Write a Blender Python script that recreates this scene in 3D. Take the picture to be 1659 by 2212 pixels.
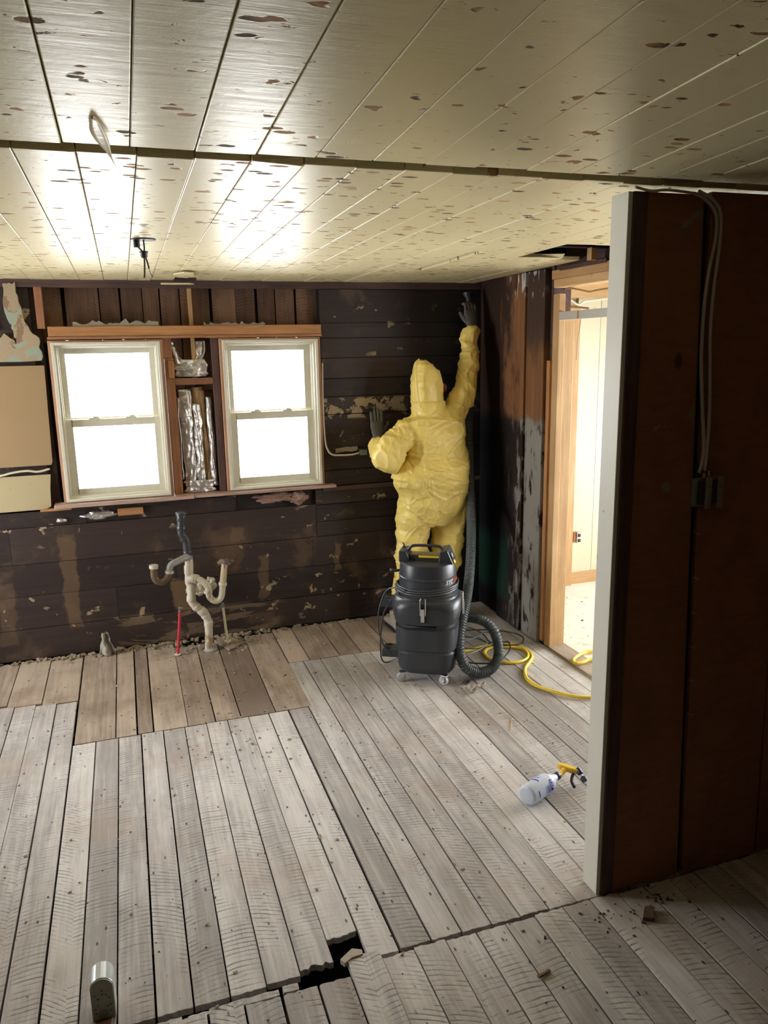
import bpy, bmesh, math, random
from mathutils import Vector, Matrix, noise
random.seed(7)
S = bpy.context.scene
COL = S.collection
for o in list(bpy.data.objects): bpy.data.objects.remove(o)

# ------------------------------------------------------------------ camera
H = 1.85; F = 1660.0
_yaw, _pit, _rol = 0.319688, 0.212818, -0.01777
cf = Vector((math.sin(_yaw)*math.cos(_pit), math.cos(_yaw)*math.cos(_pit), -math.sin(_pit)))
_r = cf.cross(Vector((0, 0, 1))).normalized(); _u = _r.cross(cf)
cr = _r*math.cos(_rol)+_u*math.sin(_rol); cu = -_r*math.sin(_rol)+_u*math.cos(_rol)
CAM = Vector((0, 0, H))
cd = bpy.data.cameras.new('camera'); cam = bpy.data.objects.new('camera', cd); COL.objects.link(cam)
cam.matrix_world = Matrix(((cr.x, cu.x, -cf.x, 0), (cr.y, cu.y, -cf.y, 0), (cr.z, cu.z, -cf.z, H), (0, 0, 0, 1)))
cd.sensor_fit = 'HORIZONTAL'; cd.sensor_width = 36; cd.lens = 36*F/1659; cd.clip_start = .02
S.camera = cam

# ------------------------------------------------------------------ light and exposure
S.view_settings.view_transform = 'Standard'; S.view_settings.look = 'None'
S.view_settings.gamma = 1; S.view_settings.exposure = 4.15
S.view_settings.use_curve_mapping = False
w = bpy.data.worlds.new('sky'); S.world = w; w.use_nodes = True
w.node_tree.nodes['Background'].inputs[0].default_value = (0.97, 0.985, 1.0, 1)
w.node_tree.nodes['Background'].inputs[1].default_value = 1.0
def portal(name, loc, n, sx, sy):
    l = bpy.data.lights.new(name, 'AREA'); l.shape = 'RECTANGLE'; l.size = sx; l.size_y = sy
    l.cycles.is_portal = True
    o = bpy.data.objects.new(name, l); COL.objects.link(o)
    n = Vector(n); o.rotation_euler = (n).to_track_quat('-Z', 'Z').to_euler(); o.location = loc
portal('daylight_window', (-.08, 5.12, 1.44), (0, -1, 0), .66, 1.0)
portal('daylight_window', (.89, 5.12, 1.44), (0, -1, 0), .66, 1.0)
portal('daylight_window', (-2.42, 4.1, 1.23), (1, 0, 0), 1.25, 1.7)
portal('daylight_window', (4.82, 3.52, .98), (-1, 0, 0), 2.75, 1.55)
portal('daylight_window', (3.75, 1.78, 1.35), (0, 1, 0), 1.3, 1.4)

# ------------------------------------------------------------------ helpers
def ray(x, y): return cf*F+cr*(x-829.5)-cu*(y-1106)
def atY(x, y, Y): d = ray(x, y); return CAM+d*(Y/d.y)
def atX(x, y, X): d = ray(x, y); return CAM+d*(X/d.x)
def atZ(x, y, Z=0.): d = ray(x, y); return CAM+d*((Z-H)/d.z)

def tag(o, label=None, cat=None, group=None, kind=None):
    if label: o['label'] = label
    if cat: o['category'] = cat
    if group: o['group'] = group
    if kind: o['kind'] = kind
    return o
def empty(name, loc, label=None, cat=None, group=None, kind=None):
    o = bpy.data.objects.new(name, None); COL.objects.link(o); o.location = loc; o.empty_display_size = .05
    return tag(o, label, cat, group, kind)

class MB:
    def __init__(s): s.v = []; s.f = []; s.uv = []; s.r = []
    def add(s, vs, fs, uvs=None, r=None):
        b = len(s.v); s.v += [Vector(v) for v in vs]
        if r is None: r = random.random()
        for k, f in enumerate(fs):
            s.f.append([b+i for i in f]); s.r.append(r)
            s.uv.append(uvs[k] if uvs else [(vs[i][0]+vs[i][1]*.3, vs[i][2]+vs[i][1]*.7) for i in f])
    def box(s, lo, hi, along='y', M=None, r=None, jit=0.):
        lo = Vector(lo); hi = Vector(hi)
        vs = [Vector(((lo, hi)[i & 1].x, (lo, hi)[i >> 1 & 1].y, (lo, hi)[i >> 2 & 1].z)) for i in range(8)]
        fs = [(0, 2, 3, 1), (4, 5, 7, 6), (0, 1, 5, 4), (2, 6, 7, 3), (0, 4, 6, 2), (1, 3, 7, 5)]
        a = 'xyz'.index(along); c = [i for i in range(3) if i != a]
        ou, ov = random.random()*9, random.random()*9
        uvs = [[((vs[i][c[0]]-lo[c[0]])+(vs[i][c[1]]-lo[c[1]])+ou, vs[i][a]+ov) for i in f] for f in fs]
        if jit: vs = [v+Vector([random.uniform(-jit, jit) for _ in range(3)]) for v in vs]
        if M: vs = [M@v for v in vs]
        s.add(vs, fs, uvs, r)
    def prism(s, poly, d0, d1, axis='y', along='z', r=None, M=None):
        """poly: 2d points in the plane across axis (x,z for y; y,z for x; x,y for z)"""
        def P(p, d):
            return Vector({'y': (p[0], d, p[1]), 'x': (d, p[0], p[1]), 'z': (p[0], p[1], d)}[axis])
        n = len(poly); vs = [P(p, d0) for p in poly]+[P(p, d1) for p in poly]
        fs = [tuple(range(n)), tuple(range(2*n-1, n-1, -1))]+[((i+1) % n, i, n+i, n+(i+1) % n) for i in range(n)]
        ou, ov = random.random()*9, random.random()*9
        sw = 1 if along in ('z',) or (axis == 'z' and along == 'y') else 0
        uvs = []
        for f in fs:
            l = []
            for i in f:
                p = poly[i % n]; e = (d1-d0) if i >= n else 0
                l.append((p[0]+ou+e, p[1]+ov) if sw else (p[1]+ou+e, p[0]+ov))
            uvs.append(l)
        if M: vs = [M@v for v in vs]
        s.add(vs, fs, uvs, r)
    def tube(s, pts, rad, seg=10, caps=True, r=None):
        pts = [Vector(p) for p in pts]; n = len(pts)
        if not hasattr(rad, '__len__'): rad = [rad]*n
        t = [(pts[min(i+1, n-1)]-pts[max(i-1, 0)]).normalized() for i in range(n)]
        nrm = t[0].orthogonal().normalized(); vs = []; uv = []; L = 0
        for i in range(n):
            nrm = (nrm-t[i]*nrm.dot(t[i]))
            nrm = nrm.normalized() if nrm.length > 1e-6 else t[i].orthogonal().normalized()
            b = t[i].cross(nrm)
            if i: L += (pts[i]-pts[i-1]).length
            for k in range(seg):
                a = 2*math.pi*k/seg
                vs.append(pts[i]+(nrm*math.cos(a)+b*math.sin(a))*rad[i]); uv.append((k/seg*2*math.pi*.03, L))
        fs = [(i*seg+k, i*seg+(k+1) % seg, (i+1)*seg+(k+1) % seg, (i+1)*seg+k) for i in range(n-1) for k in range(seg)]
        if caps: fs += [tuple(range(seg-1, -1, -1)), tuple((n-1)*seg+k for k in range(seg))]
        s.add(vs, fs, [[uv[i] for i in f] for f in fs], r)
    def lathe(s, prof, org=(0, 0, 0), axis=(0, 0, 1), seg=24, nx=2.0, sx=1., sy=1., up=None):
        """prof: (height, radius) or (height, rx, ry, n)"""
        ax = Vector(axis).normalized(); x = Vector(up).normalized() if up else (Vector((1, 0, 0)) if abs(ax.x) < .9 else Vector((0, 1, 0)))
        x = (x-ax*x.dot(ax)).normalized(); y = ax.cross(x); org = Vector(org); vs = []
        for p in prof:
            h, rx = p[0], p[1]; ry = p[2] if len(p) > 2 else rx; n = p[3] if len(p) > 3 else nx
            for k in range(seg):
                a = 2*math.pi*k/seg; c, d = math.cos(a), math.sin(a)
                q = (abs(c)**n+abs(d)**n)**(-1/n)
                vs.append(org+ax*h+x*(rx*sx*c*q)+y*(ry*sy*d*q))
        m = len(prof)
        fs = [(i*seg+k, i*seg+(k+1) % seg, (i+1)*seg+(k+1) % seg, (i+1)*seg+k) for i in range(m-1) for k in range(seg)]
        fs += [tuple(range(seg-1, -1, -1)), tuple((m-1)*seg+k for k in range(seg))]
        s.add(vs, fs)
    def build(s, name, mat, parent=None, smooth=False, bevel=0, fix=True, sharp=None):
        me = bpy.data.meshes.new(name); me.from_pydata([tuple(v) for v in s.v], [], s.f); 
        ul = me.uv_layers.new(name='UVMap'); k = 0
        for p, l in zip(me.polygons, s.uv):
            for j, li in enumerate(p.loop_indices): ul.data[li].uv = l[j]
        at = me.attributes.new('rnd', 'FLOAT', 'FACE')
        at.data.foreach_set('value', s.r)
        if fix:
            bm = bmesh.new(); bm.from_mesh(me); bmesh.ops.recalc_face_normals(bm, faces=bm.faces); bm.to_mesh(me); bm.free()
        if smooth: me.polygons.foreach_set('use_smooth', [True]*len(me.polygons))
        if sharp: me.set_sharp_from_angle(angle=math.radians(sharp))
        me.materials.append(mat)
        o = bpy.data.objects.new(name, me); COL.objects.link(o)
        if parent is not None:
            o.parent = parent; o.matrix_parent_inverse = Matrix.Translation(-world_loc(parent))
        if bevel:
            b = o.modifiers.new('bevel', 'BEVEL'); b.width = bevel; b.segments = 2; b.limit_method = 'ANGLE'
        return o
def world_loc(o):
    v = Vector(o.location)
    while o.parent is not None: v = o.matrix_parent_inverse.translation+v+Vector((0, 0, 0)); o = o.parent; v = v+o.location
    return v
def spline(pts, n=8):
    P = [Vector(p) for p in pts]; P = [P[0]*2-P[1]]+P+[P[-1]*2-P[-2]]; out = []
    for i in range(1, len(P)-2):
        a, b, c, d = P[i-1:i+3]
        for k in range(n):
            t = k/n
            out.append(.5*((2*b)+(c-a)*t+(2*a-5*b+4*c-d)*t*t+(-a+3*b-3*c+d)*t**3))
    out.append(P[-2]); return out
def resample(pts, step):
    L = [0]
    for a, b in zip(pts, pts[1:]): L.append(L[-1]+(b-a).length)
    n = max(2, int(L[-1]/step)); out = []; j = 0
    for i in range(n+1):
        s = L[-1]*i/n
        while j < len(L)-2 and L[j+1] < s: j += 1
        t = (s-L[j])/max(1e-9, L[j+1]-L[j]); out.append(pts[j].lerp(pts[j+1], t))
    return out

# ------------------------------------------------------------------ materials
class NT:
    def __init__(s, name, rough=.6, metal=0., spec=.5):
        s.m = bpy.data.materials.new(name); s.m.use_nodes = True; s.t = s.m.node_tree; s.n = s.t.nodes
        s.b = s.n['Principled BSDF']; s.b.inputs['Roughness'].default_value = rough; s.b.inputs['Metallic'].default_value = metal
        s.b.inputs['Specular IOR Level'].default_value = spec
    def link(s, a, b): s.t.links.new(a, b)
    def inp(s, node, k, v):
        if isinstance(v, (int, float)): node.inputs[k].default_value = v
        elif isinstance(v, (tuple, list)):
            node.inputs[k].default_value = tuple(v)+((1,) if len(v) == 3 and node.inputs[k].type == 'RGBA' else ())
        else: s.link(v, node.inputs[k])
    def M(s, op, a, b=0., c=0., clamp=False):
        n = s.n.new('ShaderNodeMath'); n.operation = op; n.use_clamp = clamp
        s.inp(n, 0, a); s.inp(n, 1, b)
        if op in ('MULTIPLY_ADD', 'SMOOTH_MIN'): s.inp(n, 2, c)
        return n.outputs[0]
    def mix(s, f, a, b):
        n = s.n.new('ShaderNodeMix'); n.data_type = 'RGBA'; n.clamp_factor = True
        s.inp(n, 0, f); s.inp(n, 6, a); s.inp(n, 7, b); return n.outputs[2]
    def mul(s, f, a, b):
        n = s.n.new('ShaderNodeMix'); n.data_type = 'RGBA'; n.blend_type = 'MULTIPLY'
        s.inp(n, 0, f); s.inp(n, 6, a); s.inp(n, 7, b); return n.outputs[2]
    def attr(s, name):
        n = s.n.new('ShaderNodeAttribute'); n.attribute_name = name; return n.outputs['Fac']
    def uv(s):
        n = s.n.new('ShaderNodeUVMap'); x = s.n.new('ShaderNodeSeparateXYZ'); s.link(n.outputs[0], x.inputs[0]); return x.outputs[0], x.outputs[1]
    def obj(s):
        n = s.n.new('ShaderNodeTexCoord'); return n.outputs['Object']
    def pos(s):
        n = s.n.new('ShaderNodeNewGeometry'); x = s.n.new('ShaderNodeSeparateXYZ'); s.link(n.outputs['Position'], x.inputs[0]); return n.outputs['Position'], x.outputs
    def vec(s, x, y=0., z=0.):
        n = s.n.new('ShaderNodeCombineXYZ'); s.inp(n, 0, x); s.inp(n, 1, y); s.inp(n, 2, z); return n.outputs[0]
    def scale(s, v, sc):
        n = s.n.new('ShaderNodeVectorMath'); n.operation = 'MULTIPLY'; s.link(v, n.inputs[0]); n.inputs[1].default_value = sc; return n.outputs[0]
    def noise(s, v, sc=5., det=4., rough=.55, dist=0.):
        n = s.n.new('ShaderNodeTexNoise')
        if v is not None: s.link(v, n.inputs['Vector'])
        n.inputs['Scale'].default_value = sc; n.inputs['Detail'].default_value = det
        n.inputs['Roughness'].default_value = rough; n.inputs['Distortion'].default_value = dist
        return n.outputs[0]
    def voro(s, v, sc=5., rnd=1., feature='F1'):
        n = s.n.new('ShaderNodeTexVoronoi'); n.feature = feature; s.link(v, n.inputs['Vector']); n.inputs['Scale'].default_value = sc
        n.inputs['Randomness'].default_value = rnd; return n.outputs['Distance'], n.outputs.get('Color')
    def step(s, v, a, b, lo=0., hi=1.):
        n = s.n.new('ShaderNodeMapRange'); n.interpolation_type = 'SMOOTHSTEP'
        s.inp(n, 0, v); n.inputs[1].default_value = a; n.inputs[2].default_value = b; n.inputs[3].default_value = lo; n.inputs[4].default_value = hi
        return n.outputs[0]
    def bump(s, h, strength=.5, dist=.002):
        n = s.n.new('ShaderNodeBump'); n.inputs['Strength'].default_value = strength; n.inputs['Distance'].default_value = dist
        s.inp(n, 'Height', h); s.link(n.outputs[0], s.b.inputs['Normal'])
    def out(s, col): s.inp(s.b, 'Base Color', col); return s.m

def plain(name, col, rough=.6, metal=0., var=.12, sc=30., bump=0., spec=.5):
    t = NT(name, rough, metal, spec); o = t.obj(); n = t.noise(o, sc, 5)
    if bump: t.bump(n, bump, .002)
    return t.out(t.mix(n, tuple(c*(1-var) for c in col), tuple(min(1, c*(1+var)) for c in col)))

def wood(name, c1, c2, dark=None, rough=.7, saw=0., grain=1., specks=0., stain=None, stain_amt=0., rv=.35, bump=.4, spec=.35):
    t = NT(name, rough, 0, spec); u, v = t.uv(); r = t.attr('rnd'); r10 = t.M('MULTIPLY', r, 37.)
    g = t.noise(t.vec(t.M('MULTIPLY', u, 55.), t.M('MULTIPLY', v, 2.2), r10), 1., 6, .6, .6)
    g2 = t.noise(t.vec(t.M('MULTIPLY', u, 12.), t.M('MULTIPLY', v, 3.5), r10), 1., 4, .6)
    g = t.M('ADD', t.M('MULTIPLY', g, .6), t.M('MULTIPLY', g2, .55))
    g = t.M('ADD', g, t.M('MULTIPLY', t.M('SUBTRACT', r, .5), rv))
    col = t.mix(t.step(g, .3, .85), c1, c2)
    hgt = g
    if saw:
        k = t.M('MULTIPLY', t.M('SUBTRACT', r, .5), 14.)
        uu = t.M('SUBTRACT', t.M('FRACT', t.M('MULTIPLY', u, 3.)), .3)
        ph = t.M('ADD', t.M('MULTIPLY', v, 330.), t.M('MULTIPLY', uu, t.M('MULTIPLY', k, 2.)))
        ph = t.M('ADD', ph, t.M('MULTIPLY', t.M('MULTIPLY', uu, uu), 55.))
        ph = t.M('ADD', ph, t.M('MULTIPLY', t.noise(t.vec(u, v, r10), 4., 3), 14.))
        sn = t.M('SINE', ph)
        nz = t.noise(t.vec(t.M('MULTIPLY', u, 4.), t.M('MULTIPLY', v, 60.), r10), 1., 4)
        msk = t.step(t.noise(t.vec(t.M('MULTIPLY', u, 9.), t.M('MULTIPLY', v, 3.), r10), 1., 3), .38, .62)
        ln = t.M('MULTIPLY', t.step(sn, .2, 1.), t.M('MULTIPLY', msk, t.step(nz, .35, .6)))
        col = t.mix(t.M('MULTIPLY', ln, saw), col, tuple(c*.42 for c in c1))
        hgt = t.M('SUBTRACT', hgt, t.M('MULTIPLY', ln, .8))
    if stain:
        p, xyz = t.pos(); sn2 = t.noise(p, 2.3, 5, .6)
        col = t.mix(t.M('MULTIPLY', t.step(sn2, .47, .72), stain_amt), col, stain)
    if specks:
        d, c = t.voro(t.vec(t.M('MULTIPLY', u, 30.), t.M('MULTIPLY', v, 13.), r10), 1., 1.)
        sp = t.M('MULTIPLY', t.step(d, .16, .08), specks)
        msk = t.step(t.noise(t.vec(u, v, r10), 9., 2), .5, .58)
        col = t.mix(t.M('MULTIPLY', sp, msk), col, dark or (.04, .03, .025))
    t.bump(hgt, bump, .003)
    return t.out(col)

MT = {}
MT['floor'] = wood('floor_board_wood', (.30, .272, .255), (.62, .585, .56), rough=.62, saw=.6, specks=.9, stain=(.33, .24, .18), stain_amt=.42, rv=.30, bump=.5)
MT['patch'] = wood('patched_floor_wood', (.20, .15, .115), (.47, .38, .30), rough=.65, saw=.12, specks=.8, stain=(.17, .11, .08), stain_amt=.6, rv=.45)
MT['pine'] = wood('new_pine', (.40, .235, .10), (.58, .375, .18), rough=.6, rv=.2, specks=.25, dark=(.25, .12, .05))
MT['stud'] = wood('aged_stud', (.19, .08, .04), (.42, .20, .10), rough=.7, rv=.25, specks=.2)
MT['headerwood'] = wood('orange_header_wood', (.30, .13, .05), (.52, .26, .11), rough=.6, rv=.1)
MT['darkstud'] = wood('sooted_stud', (.05, .03, .028), (.13, .075, .06), rough=.75, rv=.3)
MT['slat'] = wood('brown_sheathing', (.085, .045, .028), (.22, .125, .075), rough=.8, saw=.5, rv=.5, stain=(.05, .025, .02), stain_amt=.6)
MT['attic'] = plain('attic_dark_wood', (.035, .025, .02), .9)
MT['dark'] = plain('crawlspace_earth', (.02, .016, .013), .95)
MT['bracket'] = plain('bracket_steel', (.28, .28, .22), .5, .6)
MT['cover'] = plain('grey_lid_metal', (.5, .53, .52), .35, .5)

def m_clad(name, soot=1.):
    t = NT(name, .55, 0, .4); u, v = t.uv(); r = t.attr('rnd'); r10 = t.M('MULTIPLY', r, 31.)
    p, xyz = t.pos()
    g = t.noise(t.vec(t.M('MULTIPLY', u, 45.), t.M('MULTIPLY', v, 1.8), r10), 1., 5, .6)
    base = t.mix(t.M('ADD', g, t.M('MULTIPLY', t.M('SUBTRACT', r, .5), .5)), (.014, .0095, .0095), (.052, .032, .026))
    # brown worn areas
    wn = t.noise(p, 3.1, 6, .62, .3)
    col = t.mix(t.M('MULTIPLY', t.step(wn, .52, .68), .7), base, (.13, .08, .048))
    # tan paint remnants, in bands
    fl = t.noise(t.scale(p, (1., 1., 1.25)), 9., 6, .6, .5)
    band = t.noise(t.scale(p, (.6, 1, 3.)), 1.7, 2)
    fm = t.M('MULTIPLY', t.step(fl, .62, .635), t.step(band, .47, .55))
    b2 = t.M('MULTIPLY', t.step(t.noise(p, 12., 6, .6, .5), .5, .515), t.M('MULTIPLY', t.step(t.M('ABSOLUTE', t.M('SUBTRACT', xyz[2], 1.455)), .075, .055), t.step(xyz[0], 1.15, 1.25)))
    b3 = t.M('MULTIPLY', t.step(t.noise(t.scale(p, (.35, 1., 1.6)), 9., 6, .6, .4), .53, .545), t.M('MULTIPLY', t.step(xyz[2], .22, .19), t.step(t.M('ABSOLUTE', t.M('SUBTRACT', xyz[0], .35)), .6, .4)))
    fm = t.M('MAXIMUM', fm, t.M('MAXIMUM', b2, t.M('MULTIPLY', b3, .32)))
    jn = t.M('MULTIPLY', t.M('SUBTRACT', t.noise(p, 8., 4), .5), .12)
    for (bx_, bw, z0_, z1_, am) in ((-.41, .05, .15, .78, .5), (.24, .075, .18, .42, .8), (.77, .035, .22, .52, .5), (1.29, .03, .36, .56, .7), (-.78, .05, .1, .5, .3), (.62, .05, .62, .72, .5)):
        m1 = t.step(t.M('ABSOLUTE', t.M('SUBTRACT', t.M('ADD', xyz[0], jn), bx_)), bw, bw*.75); m2 = t.M('MULTIPLY', t.step(t.M('ADD', xyz[2], jn), z0_, z0_+.02), t.step(t.M('ADD', xyz[2], jn), z1_, z1_-.02))
        col = t.mix(t.M('MULTIPLY', t.M('MULTIPLY', m1, m2), am), col, (.17, .105, .055))
    col = t.mix(t.M('MULTIPLY', fm, .8), col, (.42, .31, .19))
    # soot towards the right-hand corner
    sn = t.M('ADD', xyz[0], t.M('MULTIPLY', t.M('SUBTRACT', t.noise(p, 2.5, 4), .5), .6))
    col = t.mix(t.M('MULTIPLY', t.step(sn, 1.55, 2.0), .86*soot), col, (.006, .006, .008))
    t.bump(t.M('ADD', g, t.M('MULTIPLY', fm, .6)), .5, .003)
    return t.out(col)
MT['clad'] = m_clad('sooted_wall_boards')

def m_rboards():
    t = NT('charred_side_boards', .65, 0, .2); u, v = t.uv(); r = t.attr('rnd'); r10 = t.M('MULTIPLY', r, 31.)
    p, xyz = t.pos()
    g = t.noise(t.vec(t.M('MULTIPLY', u, 40.), t.M('MULTIPLY', v, 1.7), r10), 1., 5, .6)
    col = t.mix(t.M('ADD', g, t.M('MULTIPLY', t.M('SUBTRACT', .9, r), .5)), (.03, .014, .009), (.25, .115, .05))
    nz = t.noise(t.scale(p, (1, 2.5, 1.)), 3., 5, .65)
    y = xyz[1]
    # soot deepens towards the far corner
    sy = t.M('ADD', y, t.M('MULTIPLY', t.M('SUBTRACT', nz, .5), .9))
    col = t.mix(t.M('MULTIPLY', t.step(sy, 4.32, 4.55), .9), col, (.018, .009, .008))
    col = t.mix(t.M('MULTIPLY', t.M('MULTIPLY', t.step(y, 4.24, 4.22), t.step(t.M('ADD', xyz[2], t.M('MULTIPLY', nz, .5)), 1.95, 2.2)), .8), col, (.03, .022, .02))
    # soot below about shoulder height and plaster left on the boards nearest the door
    zz = t.M('ADD', xyz[2], t.M('MULTIPLY', t.M('SUBTRACT', nz, .5), .15))
    low = t.step(zz, 1.42, 1.36)
    col = t.mix(t.M('MULTIPLY', low, .93), col, (.006, .006, .008))
    pl = t.noise(t.scale(p, (1, 3.2, 1.)), 6., 6, .6, .4)
    near = t.step(sy, 4.42, 4.15)
    pm = t.M('MULTIPLY', t.M('MULTIPLY', t.step(pl, .49, .56), low), near)
    zl = t.M('MULTIPLY', t.step(y, 4.235, 4.215), low)
    pm = t.M('MAXIMUM', pm, t.M('MULTIPLY', zl, t.step(pl, .36, .47)))
    col = t.mix(t.M('MULTIPLY', pm, .7), col, (.33, .31, .28))
    top = t.M('MULTIPLY', t.step(xyz[2], 2.1, 2.16), t.step(pl, .56, .6))
    col = t.mix(t.M('MULTIPLY', top, t.step(y, 4.5, 4.4)), col, (.5, .5, .46))
    gm = t.M('MULTIPLY', t.M('MULTIPLY', t.step(xyz[2], .12, .22), t.step(xyz[2], .62, .5)), t.step(y, 4.35, 4.5))
    col = t.mix(t.M('MULTIPLY', gm, .9), col, (.009, .036, .026))
    t.bump(t.M('ADD', g, pm), .5, .003)
    return t.out(col)
MT['rboards'] = m_rboards()

def m_ceiling():
    t = NT('cream_gloss_ceiling_paint', .3, 0, .36); u, v = t.uv(); r = t.attr('rnd'); r10 = t.M('MULTIPLY', r, 29.)
    p, xyz = t.pos()
    st = t.noise(t.scale(p, (2.2, 26., 1.)), 1.6, 5, .65)      # brushed cross streaks
    lg = t.noise(p, 1.4, 4)
    col = t.mix(lg, (.62, .53, .30), (.77, .68, .415))
    col = t.mix(t.M('MULTIPLY', t.M('SUBTRACT', r, .4), .35), col, (.80, .72, .48))
    # nail-row chips, long across the boards
    d, c = t.voro(t.scale(p, (11., 26., 0.)), 1., .95)
    en = t.M('ADD', d, t.M('MULTIPLY', t.M('SUBTRACT', t.noise(p, 60., 3), .5), .22))
    keep = t.step(t.noise(t.scale(p, (1., 1., 0.)), 7., 2), .54, .56)
    farm = t.step(xyz[1], 1.9, 2.0)
    chip = t.M('MULTIPLY', t.step(en, .27, .23), t.M('MAXIMUM', keep, t.M('MULTIPLY', farm, t.step(t.noise(t.scale(p, (1., 1., 0.)), 7., 2), .46, .48))))
    # small flakes
    f2 = t.noise(t.scale(p, (1., 2.2, 1.)), 21., 5, .62, .6)
    lm = t.noise(p, 2.8, 2)
    flake = t.M('MULTIPLY', t.step(f2, .655, .67), t.step(lm, .38, .5))
    msk = t.M('MAXIMUM', chip, flake)
    wc = t.mix(t.step(t.noise(p, 9., 2), .38, .6), (.07, .035, .018), (.46, .25, .09))
    t.b.inputs['Specular Tint'].default_value = (1., .93, .66, 1)
    col = t.mix(msk, col, wc)
    rg = t.M('ADD', t.M('MULTIPLY', st, .22), .23); rg = t.M('ADD', rg, t.M('MULTIPLY', msk, .4)); t.inp(t.b, 'Roughness', rg)
    h = t.M('ADD', t.M('MULTIPLY', st, .55), t.M('MULTIPLY', t.noise(p, 30., 4), .35))
    h = t.M('SUBTRACT', h, t.M('MULTIPLY', msk, .8))
    t.bump(h, .55, .003)
    return t.out(col)
MT['ceil'] = m_ceiling()

def m_ply():
    t = NT('dark_red_plywood', .6, 0, .3); u, v = t.uv(); r = t.attr('rnd'); p, xyz = t.pos()
    g = t.noise(t.scale(p, (9., 1, 40.)), 1., 5, .6, 1.2); g2 = t.noise(t.scale(p, (1., 1, .6)), 3.5, 4, .6, 1.5)
    col = t.mix(t.M('ADD', t.M('MULTIPLY', g, .5), t.M('MULTIPLY', g2, .5)), (.11, .046, .021), (.34, .155, .07))
    pn = t.noise(t.scale(p, (1., 1, .8)), 4.2, 5, .55, .6)
    pm = t.M('MULTIPLY', t.step(pn, .63, .645), t.step(xyz[0], 1.75, 1.6))
    col = t.mix(t.M('MULTIPLY', pm, .7), col, (.20, .20, .15))
    d, c = t.voro(t.scale(p, (5., 1, 3.)), 1., 1.); col = t.mix(t.M('MULTIPLY', t.step(d, .1, .05), .8), col, (.05, .02, .01))
    t.bump(g, .3, .002); return t.out(col)
MT['ply'] = m_ply()
def m_painted(name, col, chip, rough=.4, amt=.67, sc=14.):
    t = NT(name, rough, 0, .5); p, xyz = t.pos(); n = t.noise(t.scale(p, (1, 1, .5)), sc, 5); 
    c = t.mix(t.noise(p, 3., 3), tuple(x*.86 for x in col), col); m = t.step(n, amt, amt+.02)
    t.bump(t.M('SUBTRACT', t.noise(p, 40., 3), m), .3, .002); return t.out(t.mix(m, c, chip))
MT['postpaint'] = m_painted('cream_painted_post', (.70, .69, .60), (.35, .2, .09))
MT['whiteboards'] = m_painted('white_painted_boards', (.60, .56, .39), (.5, .38, .2), amt=.7)
MT['vinyl'] = plain('window_vinyl', (.66, .63, .52), .35, var=.06)
MT['drywall'] = m_painted('tan_wallboard', (.35, .235, .12), (.3, .2, .11), .7, .72, 20.)
MT['drywall2'] = m_painted('cream_wallboard', (.46, .38, .22), (.3, .22, .12), .6, .68, 24.)
def m_plaster():
    t = NT('torn_plaster_and_wallpaper', .8); p, xyz = t.pos(); n = t.noise(p, 7., 5, .6, .5)
    c = t.mix(t.step(n, .44, .46), (.24, .15, .09), (.36, .28, .18)); c = t.mix(t.step(t.noise(p, 5.5, 4, .5, .4), .53, .54), c, (.29, .33, .25))
    t.bump(n, .8, .006); return t.out(c)
MT['plaster'] = m_plaster()
def m_concrete():
    t = NT('pale_dusty_floor', .7); p, xyz = t.pos(); n = t.noise(p, 3., 6, .65)
    c = t.mix(n, (.62, .54, .44), (.82, .76, .66)); d = t.noise(p, 18., 6, .7); c = t.mix(t.M('MULTIPLY', t.step(d, .6, .66), .6), c, (.36, .26, .18))
    return t.out(c)
MT['sidefloor'] = m_concrete()
def m_foil():
    t = NT('crinkled_foil', .34, .8); p, xyz = t.pos(); n = t.noise(p, 30., 5, .6, 1.); d, c = t.voro(p, 38., 1.)
    t.bump(t.M('ADD', n, d), .7, .004); return t.out(t.mix(n, (.50, .46, .44), (.80, .77, .74)))
MT['foil'] = m_foil()
MT['paper'] = plain('brown_insulation_paper', (.33, .20, .09), .8, var=.3, bump=.6)
MT['fluff'] = plain('pink_insulation', (.32, .19, .15), .95, var=.4, sc=60, bump=1.)
MT['rubble'] = plain('plaster_crumbs', (.27, .21, .14), .9, var=.5, sc=40, bump=.6)
MT['pvc'] = m_painted('stained_white_pvc', (.66, .60, .48), (.40, .30, .18), .4, .58, 9.)
MT['brownpipe'] = plain('brown_stained_pipe', (.13, .085, .05), .4, var=.4, sc=25)
MT['greypipe'] = plain('grey_soot_pipe', (.30, .29, .29), .35, var=.3, sc=18)
def m_scorch():
    t = NT('scorched_pipe', .4); p, xyz = t.pos(); z = t.M('ADD', xyz[2], t.M('MULTIPLY', t.M('SUBTRACT', t.noise(p, 20., 4), .5), .06))
    c = t.mix(t.step(z, .54, .60), (.60, .52, .36), (.30, .12, .05)); c = t.mix(t.step(z, .60, .64), c, (.045, .045, .05)); return t.out(c)
MT['scorch'] = m_scorch()
MT['flange'] = plain('grey_flange', (.34, .33, .33), .5)
MT['red'] = plain('red_pex_pipe', (.60, .035, .06), .35, var=.08)
MT['ivory'] = plain('ivory_pipe', (.70, .63, .42), .4)
MT['chrome'] = plain('chrome', (.62, .62, .62), .22, 1., var=.05)
MT['brass'] = plain('grey_valve_metal', (.24, .26, .26), .4, .7)
MT['black'] = plain('black_moulded_plastic', (.034, .039, .048), .36, var=.2, sc=90, bump=.08)
MT['blackmatte'] = plain('black_matte_plastic', (.012, .012, .014), .5)
MT['hose'] = plain('grey_black_hose_rubber', (.085, .10, .105), .3, var=.1)
MT['hosesm'] = plain('black_hose_cuff', (.03, .035, .04), .35)
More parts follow.
